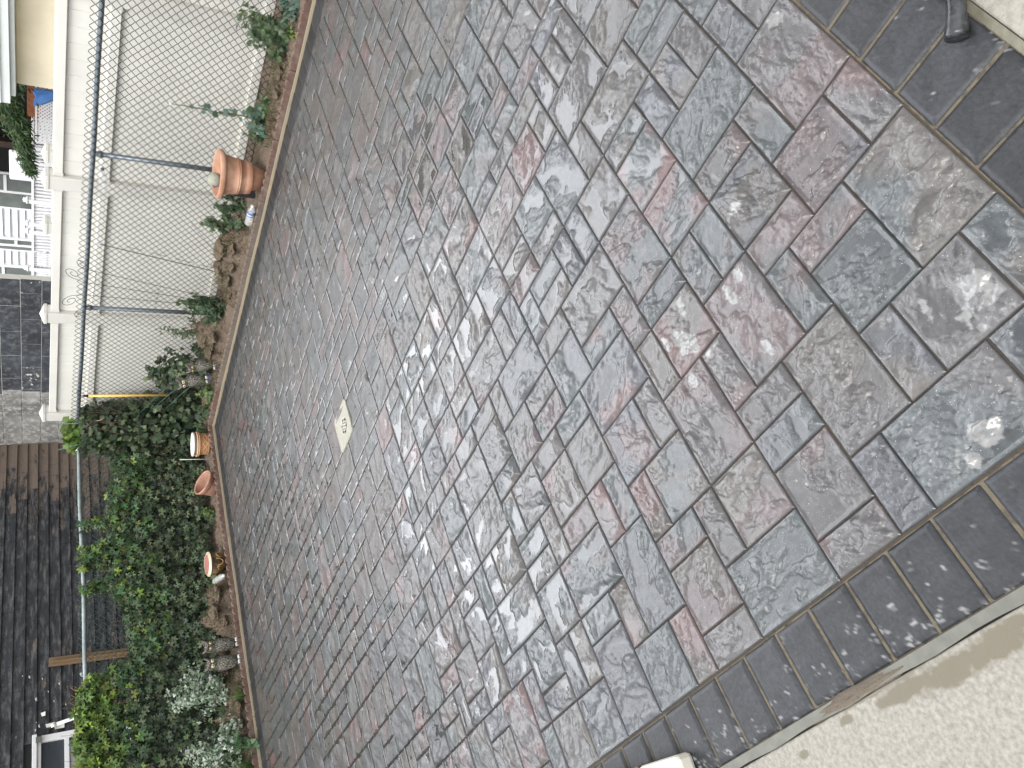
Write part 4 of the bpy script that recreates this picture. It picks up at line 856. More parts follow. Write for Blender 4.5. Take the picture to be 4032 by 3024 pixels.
gtuft(2.62, 7.22, 'tuft of arching grass above the last soil heap', 60, .24); gtuft(2.02, 7.26, 'tuft of long grass at the lower left edge of the bed', 120, .28); gtuft(2.98, 7.30, 'small grass tuft behind the front owl decoy', 40, .14)

# ---------------------------------------------------------------- pots
M_terra = mat('terracotta', (.40, .20, .125), .75, .12, 6, .25, 90, .002, col2=(.47, .28, .19))
M_terra2 = mat('pink_terracotta', (.36, .19, .135), .8, .14, 9, .25, 90, .002, col2=(.47, .26, .19))
M_inner = mat('pot_inside', (.36, .20, .14), .85, .2, 10, .2)
e = empty('flower_pot', (5.625, 3.955, .012), 'large terracotta pot with a flared rim at the foot of the first fence post', 'flower pot')
mb = MB(); mb.lathe([(.001, 0), (.078, 0), (.104, .106), (.106, .112), (.125, .113), (.129, .118), (.1335, .158), (.1315, .162), (.1335, .168), (.139, .206), (.144, .208), (.145, .214), (.141, .218), (.145, .223), (.1455, .229), (.142, .232), (.150, .272), (.163, .318), (.168, .330)], 48); mb.build('body', M_terra, e, smooth=True)
mb = MB(); mb.lathe([(.166, .328), (.183, .330), (.192, .338), (.1955, .350), (.195, .366), (.190, .376), (.182, .378), (.177, .372), (.175, .352), (.168, .34), (.155, .29)], 48); mb.build('rim', M_terra, e, smooth=True)
mb = MB(); mb.lathe([(.155, .292), (.08, .285), (.001, .29)], 40); mb.build('soil_fill', M_soil, e, smooth=True)
M_stone = mat('speckled_stone', (.36, .37, .31), .8, .3, 30, .5, 120, .003, col2=(.26, .27, .20))
mb = MB(); mb.lathe([(.0005, -.060), (.03, -.052), (.052, -.03), (.060, 0), (.052, .03), (.03, .052), (.0005, .060)], 24); o = mb.build('stone_ball', M_stone, smooth=True, loc=(5.625, 4.0, .42)); tag(o, 'grey-green stone ball with a purple patch resting in the large pot', 'stone')
o.location = (5.58, 3.985, .398); o.scale = (1, 1.02, 1)
M_purp = mat('purple_patch', (.28, .09, .14), .8, .3, 60, .4); mb = MB(); vs = []
mb.lathe([(.0605, -.004), (.0615, .004)], 24)
mb = MB(); n = 14
pd = Vector((-.72, .35, .12)).normalized(); pu = pd.orthogonal().normalized(); pq = pd.cross(pu)
vs = [pd * .0625] + [(pd * .0612 + (pu * math.cos(2 * math.pi * k / n) + pq * math.sin(2 * math.pi * k / n)) * (.017 + .006 * math.sin(5 * k))) for k in range(n)]
mb.add(vs, [(0, 1 + k, 1 + (k + 1) % n) for k in range(n)]); mb.build('purple_patch', M_purp, o)
M_blk = mat('black_plastic', (.02, .02, .022), .45, .1, 10, .1)
mb = MB(); mb.box((5.69, 4.02, .035), (5.76, 4.205, .215)); tag(mb.build('planter_box', M_blk, bevel=.006), 'black plastic planter box standing behind the large terracotta pot', 'planter')
# patterned pot with a white inner pot
px, py = 5.372, 7.225; z0 = .030
e = empty('flower_pot', (px, py, z0), 'tan pot with a moulded braid pattern at the bed corner', 'flower pot')
M_tan = mat('tan_clay', (.42, .215, .10), .75, .14, 14, .3, 80, .002, col2=(.38, .19, .09)); M_tanl = mat('tan_relief', (.62, .38, .20), .7, .08)
e.rotation_euler = (0, 0, 0)
mb = MB(); mb.lathe([(.001, 0), (.104, 0), (.108, .02), (.116, .098), (.118, .104)], 48); bd = mb.build('body', M_tan, e, smooth=True)
mb = MB(); mb.lathe([(.117, .102), (.128, .104), (.132, .109), (.129, .115), (.123, .117), (.130, .120), (.136, .127), (.133, .135), (.124, .136), (.118, .125)], 48); mb.build('rim', M_tanl, e, smooth=True)
def rr_(z): return .1055 + .010 * z / .1 + .0016
for ph in (0, math.pi):
    mb = MB(); N_ = 160; mb.tube([(rr_(z) * math.cos(t), rr_(z) * math.sin(t), z) for t in np.linspace(0, 2 * math.pi, N_) for z in (.052 + .020 * math.sin(t * 5 + ph),)], .0026, 6, False); mb.build('braid', M_tanl, bd, smooth=True)
mb = MB()
mb.tube([(rr_(.016) * math.cos(t), rr_(.016) * math.sin(t), .016) for t in np.linspace(0, 2 * math.pi, 60)], .0022, 6, False); mb.build('band', M_tanl, bd, smooth=True)
mb = MB(); mb.tube([(rr_(.086) * math.cos(t), rr_(.086) * math.sin(t), .086) for t in np.linspace(0, 2 * math.pi, 60)], .0018, 6, False); mb.build('band', M_tanl, bd, smooth=True)
M_gp = mat('grey_plastic', (.33, .31, .28), .6, .1, 8, .1); M_wp = mat('white_plastic', (.78, .77, .72), .5, .04, 8, .05)
e2 = empty('nursery_pot', (px - .006, py - .004, z0 + .09), 'grey pot with a white rim sitting inside the patterned pot', 'flower pot'); e2.rotation_euler = (R(-2), R(3), 0)
mb = MB(); mb.lathe([(.001, 0), (.10, 0), (.113, .062)], 40); mb.build('body', M_gp, e2, smooth=True)
mb = MB(); mb.lathe([(.112, .060), (.126, .062), (.1275, .070), (.125, .083), (.119, .084), (.114, .078), (.108, .05)], 40); mb.build('rim', M_wp, e2, smooth=True)
mb = MB(); mb.lathe([(.112, .052), (.05, .056), (.001, .058)], 30); mb.build('saucer', M_wp, e2, smooth=True)
# plain tilted pot
e = empty('flower_pot', (4.815, 7.24, .034), 'plain empty terracotta pot tipped forward, between the patterned pot and the bare soil', 'flower pot')
e.rotation_euler = (R(27), R(15), 0)
mb = MB(); mb.lathe([(.001, .002), (.088, 0), (.092, .004), (.114, .092)], 44); mb.build('body', M_terra2, e, smooth=True)
mb = MB(); mb.lathe([(.113, .090), (.122, .092), (.132, .134), (.134, .142), (.131, .148), (.124, .147), (.119, .140)], 44); mb.build('rim', M_terra2, e, smooth=True)
mb = MB(); mb.lathe([(.1195, .1405), (.106, .085), (.086, .012), (.001, .010)], 44); mb.build('inside', M_inner, e, smooth=True)
# glazed pot
e = empty('glazed_pot', (3.955, 7.262, .028), 'brown glazed pot with a cream rim and pink inside', 'flower pot')
e.rotation_euler = (R(3), R(-2), 0)
M_glz = mat('brown_glaze', (.075, .042, .02), .16, .5, 9, .2, 25, .004, col2=(.15, .09, .035), coat=.6); M_crm = mat('cream_glaze', (.70, .62, .44), .3, .05); M_pink = mat('pink_glaze', (.42, .17, .15), .45, .1, 10, .1); M_gold = mat('gold_leaf_relief', (.30, .19, .06), .25, .3, 20, .2, coat=.5)
mb = MB(); mb.lathe([(.001, 0), (.070, 0), (.082, .010), (.100, .045), (.110, .085), (.1115, .110), (.107, .132), (.109, .138), (.106, .145), (.110, .152)], 44); bd = mb.build('body', M_glz, e, smooth=True)
mb = MB(); mb.lathe([(.109, .151), (.117, .153), (.120, .158), (.118, .164), (.112, .166), (.105, .162), (.101, .157)], 44); mb.build('rim', M_crm, e, smooth=True)
mb = MB(); mb.lathe([(.102, .157), (.100, .172), (.097, .176), (.094, .174)], 44); mb.build('inner_rim', M_crm, e, smooth=True)
mb = MB(); mb.lathe([(.1015, .158), (.0985, .1725), (.09, .170), (.05, .166), (.001, .165)], 40); mb.build('inside', M_pink, e, smooth=True)
def rg(z): return float(np.interp(z, [0, .01, .045, .085, .11, .132], [.07, .082, .100, .110, .1115, .107])) + .0012
for (t0, pts) in ((-1.9, [(-.35, .10), (-.25, .06), (-.1, .045), (.1, .05), (.25, .075), (.3, .11)]), (-1.2, [(-.3, .05), (-.2, .09), (0, .105), (.2, .09), (.3, .055), (.1, .035)]), (-2.5, [(-.2, .05), (-.1, .09), (.1, .10), (.2, .07)])):
    mb = MB(); mb.tube([(rg(z) * math.cos(t0 + a), rg(z) * math.sin(t0 + a), z) for a, z in pts], [.003, .005, .006, .006, .005, .003][:len(pts)], 6); mb.build('relief', M_gold, bd, smooth=True)
mb = MB(); mb.lathe([(.001, 0), (.085, .002), (.092, .010), (.088, .011)], 30, Matrix.Translation((0, 0, -.012))); mb.build('saucer', M_blk, e, smooth=True)

# ---------------------------------------------------------------- bottles
M_pet = bpy.data.materials.new('clear_plastic'); M_pet.use_nodes = True; b = M_pet.node_tree.nodes['Principled BSDF']; b.inputs['Base Color'].default_value = (.93, .95, .96, 1); b.inputs['Roughness'].default_value = .12; b.inputs['Alpha'].default_value = .26; b.inputs['Specular IOR Level'].default_value = .9
M_cap = mat('white_cap', (.8, .8, .8), .4, .02, 5, 0); M_lab = mat('blue_label', (.05, .13, .38), .4, .05, 20, 0); M_labw = mat('label_white', (.62, .68, .74), .4, .02, 20, 0)
def bottle(name, loc, rot, label, labelled=True, capm=None, s=1.0):
    e = empty(name, loc, label, 'bottle'); e.rotation_euler = rot; e.scale = (s, s, s)
    pr_ = [(.001, .004), (.026, 0), (.032, .006), (.032, .022)]
    for k in range(5): pr_ += [(.0305, .026 + k * .012), (.0325, .032 + k * .012)]
    pr_ += [(.0325, .095), (.031, .097), (.031, .138), (.0325, .141), (.031, .150), (.024, .170), (.0135, .186), (.0125, .196)]
    mb = MB(); mb.lathe(pr_, 28); mb.build('body', M_pet, e, smooth=True)
    mb = MB(); mb.lathe([(.0125, .192), (.0148, .192), (.0148, .206), (.013, .209), (.0005, .209)], 20); mb.build('cap', capm or M_cap, e, smooth=True)
    if labelled:
        mb = MB(); mb.lathe([(.0316, .099), (.0318, .136)], 28); lb_ = mb.build('label', M_lab, e, smooth=True)
        mb = MB(); mb.lathe([(.0321, .110), (.0321, .121)], 28); mb.build('label_stripe', M_labw, lb_, smooth=True)
    return e
bottle('water_bottle', (5.625, 4.425, sz(5.625, 4.42) + .038), (R(90), R(0), R(-3)), 'clear water bottle with a blue label lying on the soil beside the big terracotta pot', s=1.0)
bottle('water_bottle', (3.80, 7.335, sz(3.8, 7.3) + .045), (R(102), 0, R(-14)), 'clear bottle lying end-on with its white cap towards the patio, beside the brown glazed pot', labelled=False)
bottle('plastic_bottle', (5.975, 4.505, 1.150), (R(84), 0, R(2)), 'empty clear bottle with a grey cap pushed sideways through the chain-link near the rail', labelled=False, capm=mat('grey_cap', (.16, .17, .24), .4), s=.98)
mb = MB(); M_gd = mat('green_dish', (.07, .10, .03), .35, .2, 10, .1)
mb.lathe([(.001, 0), (.05, .002), (.068, .016), (.070, .018), (.066, .018), (.048, .006), (.001, .004)], 30, Matrix.Rotation(R(35), 4, 'X')); tag(mb.build('saucer', M_gd, smooth=True, loc=(3.83, 7.40, sz(3.83, 7.4) + .03)), 'mossy green plant saucer lying behind the bottle with the white cap', 'saucer')

# ---------------------------------------------------------------- stakes, trellis, poles
M_iron = mat('black_iron', (.03, .032, .03), .5, .1, 20, 0); M_grn = mat('green_stake', (.06, .15, .12), .45, .25, 14, 0); M_pale = mat('pale_stake', (.62, .66, .52), .5, .05, 10, 0); M_yel = mat('yellow_handle', (.72, .47, .10), .4, .05, 10, 0)
e = empty('trellis', (5.80, 5.55, 0), 'thin black wire trellis with curled scroll tops beside the second fence post', 'trellis')
def spiral(y, z, r0, sgn, turns=1.6, n=34, a0=0):
    return [(0, y - 5.55 + sgn * (r0 * (1 - .82 * t) * math.cos(a0 + t * turns * 6.283)), z + r0 * (1 - .82 * t) * math.sin(a0 + t * turns * 6.283)) for t in np.linspace(0, 1, n)]
for (yb, zb, yt, zt, cy_, cz_, r_, sg) in ((5.55, .12, 5.385, 1.276, 5.290, 1.352, .066, -1), (5.60, .10, 5.537, 1.266, 5.620, 1.365, .072, 1), (5.50, .14, 5.24, 1.23, 5.175, 1.285, .050, -1), (5.66, .10, 5.70, 1.22, 5.775, 1.285, .050, 1)):
    sp = spiral(cy_, cz_, r_, -sg, 1.55, 36, 3.6 if sg < 0 else 3.6)
    sp = [(0, (cy_ - 5.55) - sg * r_ * (1 - .8 * t) * math.cos(2.9 * 0 + t * 9.6), cz_ + r_ * (1 - .8 * t) * math.sin(t * 9.6 - .5)) for t in np.linspace(0, 1, 40)]
    mb = MB(); mb.tube([(0, yb - 5.55, zb), (0, (yb * .5 + yt * .5) - 5.55, (zb + zt) / 2), (0, yt - 5.55, zt)] + sp, .0024, 6); mb.build('rod', M_iron, e, smooth=True)
for (ya, za, yb, zb) in ((5.271, 1.176, 5.70, 1.195), (5.402, .664, 5.68, .672), (5.50, .30, 5.66, .30)):
    mb = MB(); mb.tube([(-.004, ya - 5.55, za), (-.004, yb - 5.55, zb)], .002, 6); mb.build('crossbar', M_iron, e, smooth=True)
def stake(name, a, b, r, m_, label, cat='stake', n=8):
    mb = MB(); mb.tube([a, Vector(a).lerp(Vector(b), .5) + Vector((.003, .004, 0)), b], r, n); return tag(mb.build(name, m_, smooth=True), label, cat)
stake('garden_stake', (5.83, 4.964, 1.165), (5.80, 5.19, .03), .0036, M_iron, 'black straight stake leaning on the cream fence side, left of the banded stake')
e = empty('garden_stake', (5.82, 5.05, 0), 'thin dark stake banded with white tape, just right of the plain black one', 'stake')
a_, b_ = Vector((.01, -.106, 1.053)), Vector((-.01, .108, .06))
mb = MB(); mb.tube([a_, b_], .002, 6); rod = mb.build('rod', M_iron, e)
for t0, t1 in ((.02, .10), (.22, .30), (.42, .50), (.65, .72), (.90, .99)):
    mb = MB(); mb.tube([a_.lerp(b_, t0), a_.lerp(b_, t1)], .0028, 6); mb.build('white_band', M_pale, e)
stake('wire', (5.84, 4.645, .475), (5.80, 5.11, .08), .0016, M_iron, 'thin loose wire slanting low across the mesh by the first soil heap', 'wire')
e = empty('long_handle', (5.90, 7.045, 0), 'yellow tool handle with a black hanging tip hooked under the rail near the corner', 'tool handle')
mb = MB(); mb.tube([(0, -.006, .42), (0, .006, 1.165)], .0125, 14); mb.build('shaft', M_yel, e, smooth=True)
mb = MB(); mb.tube([(0, .006, 1.165), (0, .008, 1.215)], [.0135, .0125], 14); mb.build('tip', M_blk, e, smooth=True)
mb = MB(); mb.tube([(.0, .006, 1.212), (-.012, -.012, 1.235), (.02, -.03, 1.272), (.055, -.02, 1.26), (.06, .0, 1.235)], .0035, 6); mb.build('hook', M_iron, e, smooth=True)
stake('garden_stake', (5.895, 7.50, 1.47), (5.87, 7.42, .05), .0045, M_grn, 'green upright stake sticking out above the rail in the corner')
stake('garden_stake', (5.805, 7.46, 1.14), (5.655, 7.32, .06), .0045, M_grn, 'pale green stake in the corner, crossing the long thin one')
stake('garden_stake', (5.56, 7.50, 1.43), (5.885, 7.40, .22), .0036, M_grn, 'long thin green stake slanting from the corner pots up past the rail')
stake('garden_stake', (5.93, 7.48, .98), (5.80, 7.36, .08), .004, M_grn, 'short green stake deep in the corner climber')
stake('garden_stake', (5.155, 7.19, .345), (5.16, 7.215, .02), .0036, M_pale, 'short pale rod standing between the patterned pot and the plain pot')
e = empty('plant_support', (5.80, 6.85, 0), 'wire plant support of slanting bars between the owls and the corner', 'plant support')
for (y0, z0_, y1, z1, x1) in ((-.27, .35, .46, .68, .06), (-.21, .27, .50, .60, .08), (-.20, .17, .46, .45, .08)):
    mb = MB(); mb.tube([(-.02, y0, z0_), (x1 * .5, (y0 + y1) / 2, (z0_ + z1) / 2), (x1, y1, z1)], .0026, 6); mb.build('bar', M_grn, e, smooth=True)
mb = MB(); mb.tube([(.0, -.15, .12), (-.0, -.12, .42)], .0026, 6); mb.build('leg', M_grn, e, smooth=True)
M_cord = mat('white_cord', (.75, .75, .70), .8, .05, 40, 0)
mb = MB(); mb.tube([(5.88, 7.60, 1.235), (5.86, 7.64, 1.20), (5.80, 7.68, 1.19), (5.75, 7.70, 1.215), (5.70, 7.715, 1.262)], .0042, 6); mb.tube([(5.885, 7.60, 1.228), (5.868, 7.64, 1.195), (5.82, 7.67, 1.183)], .003, 6)
tag(mb.build('cord', M_cord, smooth=True), 'white cord tied round the rail at the fence corner', 'cord')
M_shard = mat('shard', (.55, .38, .30), .4, .25, 18, .2, col2=(.72, .66, .56))
mb = MB(); vs = []; fs = []
for i in range(12):
    t = i / 11; a = -1.2 + 2.4 * t; wd = .012 + .014 * math.sin(math.pi * t)
    for q in (-1, 1): vs.append((.05 * math.sin(a), -.01 * q, .035 * math.cos(a) + q * wd * .6))
for i in range(11): fs.append((2 * i, 2 * i + 1, 2 * i + 3, 2 * i + 2))
mb.add(vs, fs); o = mb.build('shard', M_shard, smooth=True, loc=(5.90, 7.42, 1.055)); o.rotation_euler = (R(10), R(-125), 0); tag(o, 'curved pink and cream fragment caught in the corner climber', 'fragment')
_m = o.modifiers.new('t', 'SOLIDIFY'); _m.thickness = .004

# ---------------------------------------------------------------- owl decoys
M_owl = bpy.data.materials.new('owl_feathers'); M_owl.use_nodes = True; n = M_owl.node_tree; b = n.nodes['Principled BSDF']; l = n.links.new
tc = n.nodes.new('ShaderNodeTexCoord'); mp = n.nodes.new('ShaderNodeMapping'); mp.inputs['Scale'].default_value = (1, 1, .62); l(tc.outputs['Object'], mp.inputs[0])
vo = n.nodes.new('ShaderNodeTexVoronoi'); vo.feature = 'DISTANCE_TO_EDGE'; vo.inputs['Scale'].default_value = 68; l(mp.outputs[0], vo.inputs['Vector'])
vr = n.nodes.new('ShaderNodeMapRange'); vr.inputs[1].default_value = .03; vr.inputs[2].default_value = .16; l(vo.outputs[0], vr.inputs[0])
nz = n.nodes.new('ShaderNodeTexNoise'); nz.inputs['Scale'].default_value = 30; l(tc.outputs['Object'], nz.inputs['Vector']); nr_ = n.nodes.new('ShaderNodeMapRange'); nr_.inputs[1].default_value = .4; nr_.inputs[2].default_value = .62; l(nz.outputs[0], nr_.inputs[0])
ma = n.nodes.new('ShaderNodeMix'); ma.data_type = 'RGBA'; l(nr_.outputs[0], ma.inputs[0]); ma.inputs[6].default_value = (.15, .14, .11, 1); ma.inputs[7].default_value = (.26, .25, .21, 1)
mb_ = n.nodes.new('ShaderNodeMix'); mb_.data_type = 'RGBA'; l(vr.outputs[0], mb_.inputs[0]); mb_.inputs[6].default_value = (.03, .025, .022, 1); l(ma.outputs[2], mb_.inputs[7]); l(mb_.outputs[2], b.inputs['Base Color']); b.inputs['Roughness'].default_value = .5
bp = n.nodes.new('ShaderNodeBump'); bp.inputs['Strength'].default_value = .9; bp.inputs['Distance'].default_value = .004; l(vr.outputs[0], bp.inputs['Height']); l(bp.outputs[0], b.inputs['Normal'])
M_brn = mat('owl_brown', (.09, .065, .055), .5, .2, 20, .3, 60, .003, col2=(.14, .11, .10)); M_eyey = mat('owl_eye', (.62, .50, .18), .2, .1, 10, 0, coat=.8); M_pup = mat('pupil', (.01, .01, .01), .1, 0, 5, 0); M_rock = mat('owl_base', (.035, .04, .06), .55, .4, 14, .6, 40, .006, col2=(.07, .06, .075)); M_tal = mat('talon', (.7, .7, .62), .4, .1, 10, 0)
def owl(loc, yaw, tilt, label, s=1.0, worn=0, tdir=0):
    e = empty('owl_decoy', loc, label, 'owl decoy', 'plastic owl decoys'); e.rotation_mode = 'ZYX'
    e.rotation_euler = Matrix.Rotation(tilt, 3, Vector((math.cos(tdir), math.sin(tdir), 0))).to_4x4().to_3x3().to_euler('ZYX') if tilt else (0, 0, 0)
    if tilt: e.rotation_mode = 'QUATERNION'; e.rotation_quaternion = (Matrix.Rotation(tilt, 3, Vector((math.cos(tdir), math.sin(tdir), 0))) @ Matrix.Rotation(yaw, 3, 'Z')).to_quaternion()
    else: e.rotation_mode = 'XYZ'; e.rotation_euler = (0, 0, yaw)
    e.scale = (s, s, s)
    # local: faces -y
    prof = [(.001, .05), (.034, .055), (.050, .085), (.058, .125), (.061, .165), (.059, .20), (.052, .225), (.0475, .240), (.050, .258), (.0515, .278), (.046, .300), (.030, .315), (.001, .320)]
    mb = MB(); N_ = 28; vs = []
    for r_, z_ in prof:
        for k in range(N_):
            a = 2 * math.pi * k / N_; x, y = r_ * math.cos(a), r_ * .82 * math.sin(a)
            if z_ > .235: y -= .008
            if z_ < .22 and y < 0: y *= 1.1
            if y > 0 and z_ > .24: x *= .95
            vs.append((x, y, z_))
    mb.add(vs, [(i * N_ + k, i * N_ + (k + 1) % N_, (i + 1) * N_ + (k + 1) % N_, (i + 1) * N_ + k) for i in range(len(prof) - 1) for k in range(N_)])
    o = mb.build('body', M_owl, e, smooth=True)
    mb = MB(); N_ = 20; cp = [(.0525, .262), (.0535, .28), (.048, .302), (.031, .3185), (.001, .3225)]
    vs = []
    for r_, z_ in cp:
        for k in range(N_ + 1):
            a = math.pi * (-.12 + 1.24 * k / N_); vs.append((r_ * math.cos(a), r_ * .84 * math.sin(a) - .008, z_))
    mb.add(vs, [(i * (N_ + 1) + k, i * (N_ + 1) + k + 1, (i + 1) * (N_ + 1) + k + 1, (i + 1) * (N_ + 1) + k) for i in range(len(cp) - 1) for k in range(N_)])
    mb.build('hood', M_brn, e, smooth=True)
    for sx in (-1, 1):
        mb = MB(); mb.tube([(sx * .004, -.044, .289), (sx * .022, -.050, .297), (sx * .038, -.040, .313), (sx * .050, -.026, .331), (sx * .056, -.016, .345)], [.006, .0105, .012, .008, .0015], 10); mb.build('ear_tuft', M_brn, e, smooth=True)
        mb = MB(); vs = []; N2 = 14
        for i in range(9):
            t = i / 8; zc = .228 - .150 * t; wy = .030 * math.sin(math.pi * min(1, t * .9 + .12)) + .002
            for k in range(N2):
                a = 2 * math.pi * k / N2; vs.append((sx * (.0555 + .0065 * math.cos(a) - .010 * (t - .3) ** 2 * 4), .012 + wy * math.sin(a) + .018 * t, zc))
        mb.add(vs, [(i * N2 + k, i * N2 + (k + 1) % N2, (i + 1) * N2 + (k + 1) % N2, (i + 1) * N2 + k) for i in range(8) for k in range(N2)] + [tuple(range(N2)), tuple(range(8 * N2, 9 * N2))]); mb.build('wing', M_brn, e, smooth=True)
        Me = Matrix.Translation((sx * .023, -.0475, .273)) @ Matrix.Rotation(R(90), 4, 'X') @ Matrix.Rotation(R(12 * sx), 4, 'Y')
        mb = MB(); mb.lathe([(.0165, -.004), (.0155, .002), (.0125, .0035), (.0118, .003)], 20, Me); mb.build('eye_ring', M_pale if worn else M_owl, e, smooth=True)
        mb = MB(); mb.lathe([(.0115, .002), (.010, .0055), (.006, .0075), (.0005, .008)], 18, Me); ey = mb.build('eye', M_eyey, e, smooth=True)
        mb = MB(); mb.lathe([(.0052, .0078), (.003, .0092), (.0005, .0095)], 14, Me); mb.build('pupil', M_pup, ey, smooth=True)
        for q in (-.010, 0, .010):
            mb = MB(); mb.tube([(sx * .022 + q, -.040, .058), (sx * .022 + q * 1.2, -.052, .052), (sx * .022 + q * 1.3, -.058, .040)], [.0045, .004, .001], 7); mb.build('talon', M_tal, e, smooth=True)
    mb = MB(); mb.tube([(0, -.046, .268), (0, -.058, .260), (0, -.058, .248)], [.006, .005, .001], 8); mb.build('beak', M_blk, e, smooth=True)
    mb = MB(); vs = []; N_ = 18
    for i, (r_, z_) in enumerate([(.05, -.02), (.054, 0), (.056, .02), (.052, .042), (.044, .056), (.02, .062), (.001, .063)]):
        for k in range(N_):
            a = 2 * math.pi * k / N_; q = r_ * (1 + .12 * math.sin(3 * a + i) + .07 * math.sin(7 * a + 2 * i)); vs.append((q * math.cos(a), q * math.sin(a), z_))
    mb.add(vs, [(i * N_ + k, i * N_ + (k + 1) % N_, (i + 1) * N_ + (k + 1) % N_, (i + 1) * N_ + k) for i in range(6) for k in range(N_)]); mb.build('base', M_rock, e)
    return e
owl((3.09, 7.185, .008), R(-12), 0, 'upright owl decoy beside the soil heap, the farther of the upright pair', 1.0)
owl((2.925, 7.185, .008), R(-10), 0, 'upright owl decoy with whitish worn eye rings, next to the silvery herb', 1.0, 1)
owl((5.70, 6.30, .03), R(-75), R(9), 'leaning owl decoy turned side-on, nearer the cream fence, brown wing showing', .93, 0, R(180 + 40))
owl((5.69, 6.50, .075), R(-60), R(13), 'leaning owl decoy with pale weathered face, half sunk in the feathery herb', 1.0, 1, R(180 + 40))

# ---------------------------------------------------------------- foreground bits
M_rub = mat('wet_black_rubber', (.012, .013, .015), .22, .5, 25, .4, 60, .004, col2=(.035, .037, .04))
mb = MB(); mb.tube([(1.124, .234, .022), (1.130, .229, .022), (1.141, .220, .0215), (1.156, .208, .0225), (1.181, .188, .024), (1.216, .160, .028), (1.276, .112, .035), (1.376, .022, .05), (1.506, -.128, .08)], [.0225, .0245, .0225, .0195, .0182, .018, .018, .018, .018], 22)
o = mb.build('hose', M_rub, smooth=True); tag(o, 'black rubber hose end with a flared lip lying across the near border stones', 'hose')
M_wpb = mat('peeling_white', (.70, .68, .60), .55, .1, 25, .4, 90, .003, col2=(.60, .56, .47))
e = empty('downspout', (.31, 2.035, 0), 'white downspout end with a brown strap resting on the charcoal border stones', 'downspout')
mb = MB(); mb.box((-.045, -.085, .001), (.03, .30, .062), Matrix.Rotation(R(-9), 3, 'Z')); o = mb.build('spout', M_wpb, e, bevel=.014)
mb = MB(); mb.box((-.049, .10, .0), (.034, .135, .066), Matrix.Rotation(R(-9), 3, 'Z')); mb.build('strap', mat('brown_strap', (.07, .045, .035), .5, .2), e, bevel=.006)

# ---------------------------------------------------------------- neighbours beyond the fences
M_stuc = mat('beige_stucco', (.80, .72, .55), .85, .06, 3, .35, 120, .003); M_sof = mat('pale_metal', (.62, .66, .66), .45, .05, 3, .05); M_roof = mat('grey_roof', (.10, .10, .13), .8, .2, 8, .5)
e = empty('stucco_house', (8, 3, 0), 'beige stucco house with white gutter behind the cream fence', 'house')
mb = MB(); mb.box((0, -6, -.1), (4, 1.91, 1.80)); mb.build('wall', M_stuc, e, bevel=.01)
mb = MB(); mb.box((-.16, -6, 1.7995), (3.9, 1.95, 1.842)); mb.build('soffit', M_sof, e, bevel=.003)
mb = MB(); mb.box((-.20, -6, 1.8425), (-.11, 2.01, 1.925)); mb.box((-.215, -6, 1.915), (-.199, 2.01, 1.93)); mb.build('gutter', M_sof, e, bevel=.004)
mb = MB(); mb.add([(-.19, -6, 1.93), (-.19, 1.97, 1.93), (2, 1.97, 2.75), (2, -6, 2.75), (4.2, 1.97, 1.93), (4.2, -6, 1.93)], [(0, 1, 2, 3), (3, 2, 4, 5), (1, 4, 2), (0, 3, 5)]); mb.build('roof', M_roof, e)
M_sid = mat('white_siding', (.80, .82, .84), .6, .03, 2, .05); M_sid2 = mat('white_trim', (.88, .88, .90), .5, .03, 3, .05); M_wb = mat('brown_post', (.10, .065, .05), .8, .3, 6, .3)
e = empty('white_house', (11.5, 9, 0), 'white clapboard house far behind the fences with a dark porch', 'house')
mb = MB(); mb.box((.07, -5, -.1), (6, 4.2, 3.6)); mb.build('wall', M_sid, e)
mb = MB(); z = .1
while z < 3.5:
    for (ya, yb) in ((.22, 4.2),): mb.add([(.03, ya, z), (.03, yb, z), (.065, yb, z + .098), (.065, ya, z + .098), (.068, ya, z), (.068, yb, z)], [(0, 1, 2, 3), (4, 5, 1, 0)])
    z += .1
mb.build('clapboards', M_sid, e)
mb = MB(); mb.box((.02, -3.5, .3), (.069, -.42, 2.75)); mb.build('porch_shade_panel', M_dark, e)  # black slab on the wall, shade of the porch interior put in as colour
for y_ in (-1.44, -1.01): mb = MB(); mb.box((-.12, y_ - .05, .1), (.0, y_ + .05, 2.75)); mb.build('porch_post', M_wb, e)
for (ya, yb, za, zb) in ((-.40, .20, 1.55, 2.55), (.86, 1.05, 1.55, 2.3), (1.45, 2.1, 1.72, 2.5)):
    mb = MB(); mb.box((.0, ya - .04, za - .05), (.066, yb + .04, zb + .05)); f_ = mb.build('window', M_sid2, e, bevel=.004)
    mb = MB(); mb.box((-.006, ya, za), (-.001, yb, zb)); mb.build('pane', mat('far_pane', (.16, .18, .17), .25, .2, 3, 0), f_)
    mb = MB(); mb.box((-.02, (ya + yb) / 2 - .02, za), (-.007, (ya + yb) / 2 + .02, zb)); mb.build('mullion', M_sid2, f_)
    mb = MB(); mb.box((-.019, ya, (za + zb) / 2 - .02), (-.0065, (ya + yb) / 2 - .021, (za + zb) / 2 + .02)); mb.build('mullion', M_sid2, f_)
mb = MB(); mb.box((-.9, -4, 2.75), (.1, -.3, 2.9)); mb.build('porch_roof', M_sid2, e)
mb = MB(); mb.add([(-.3, -5.2, 3.6), (-.3, 4.4, 3.6), (3, 4.4, 4.5), (3, -5.2, 4.5), (6.2, 4.4, 3.6), (6.2, -5.2, 3.6)], [(0, 1, 2, 3), (3, 2, 4, 5), (1, 4, 2), (0, 3, 5)]); mb.build('roof', M_roof, e)
mb = MB(); mb.tube([(0, 0, 0), (.02, .01, .05)], .01, 4)
e = empty('porch_railing', (10, 8, .8), 'white slatted porch railing with round-capped posts before the white house', 'railing')
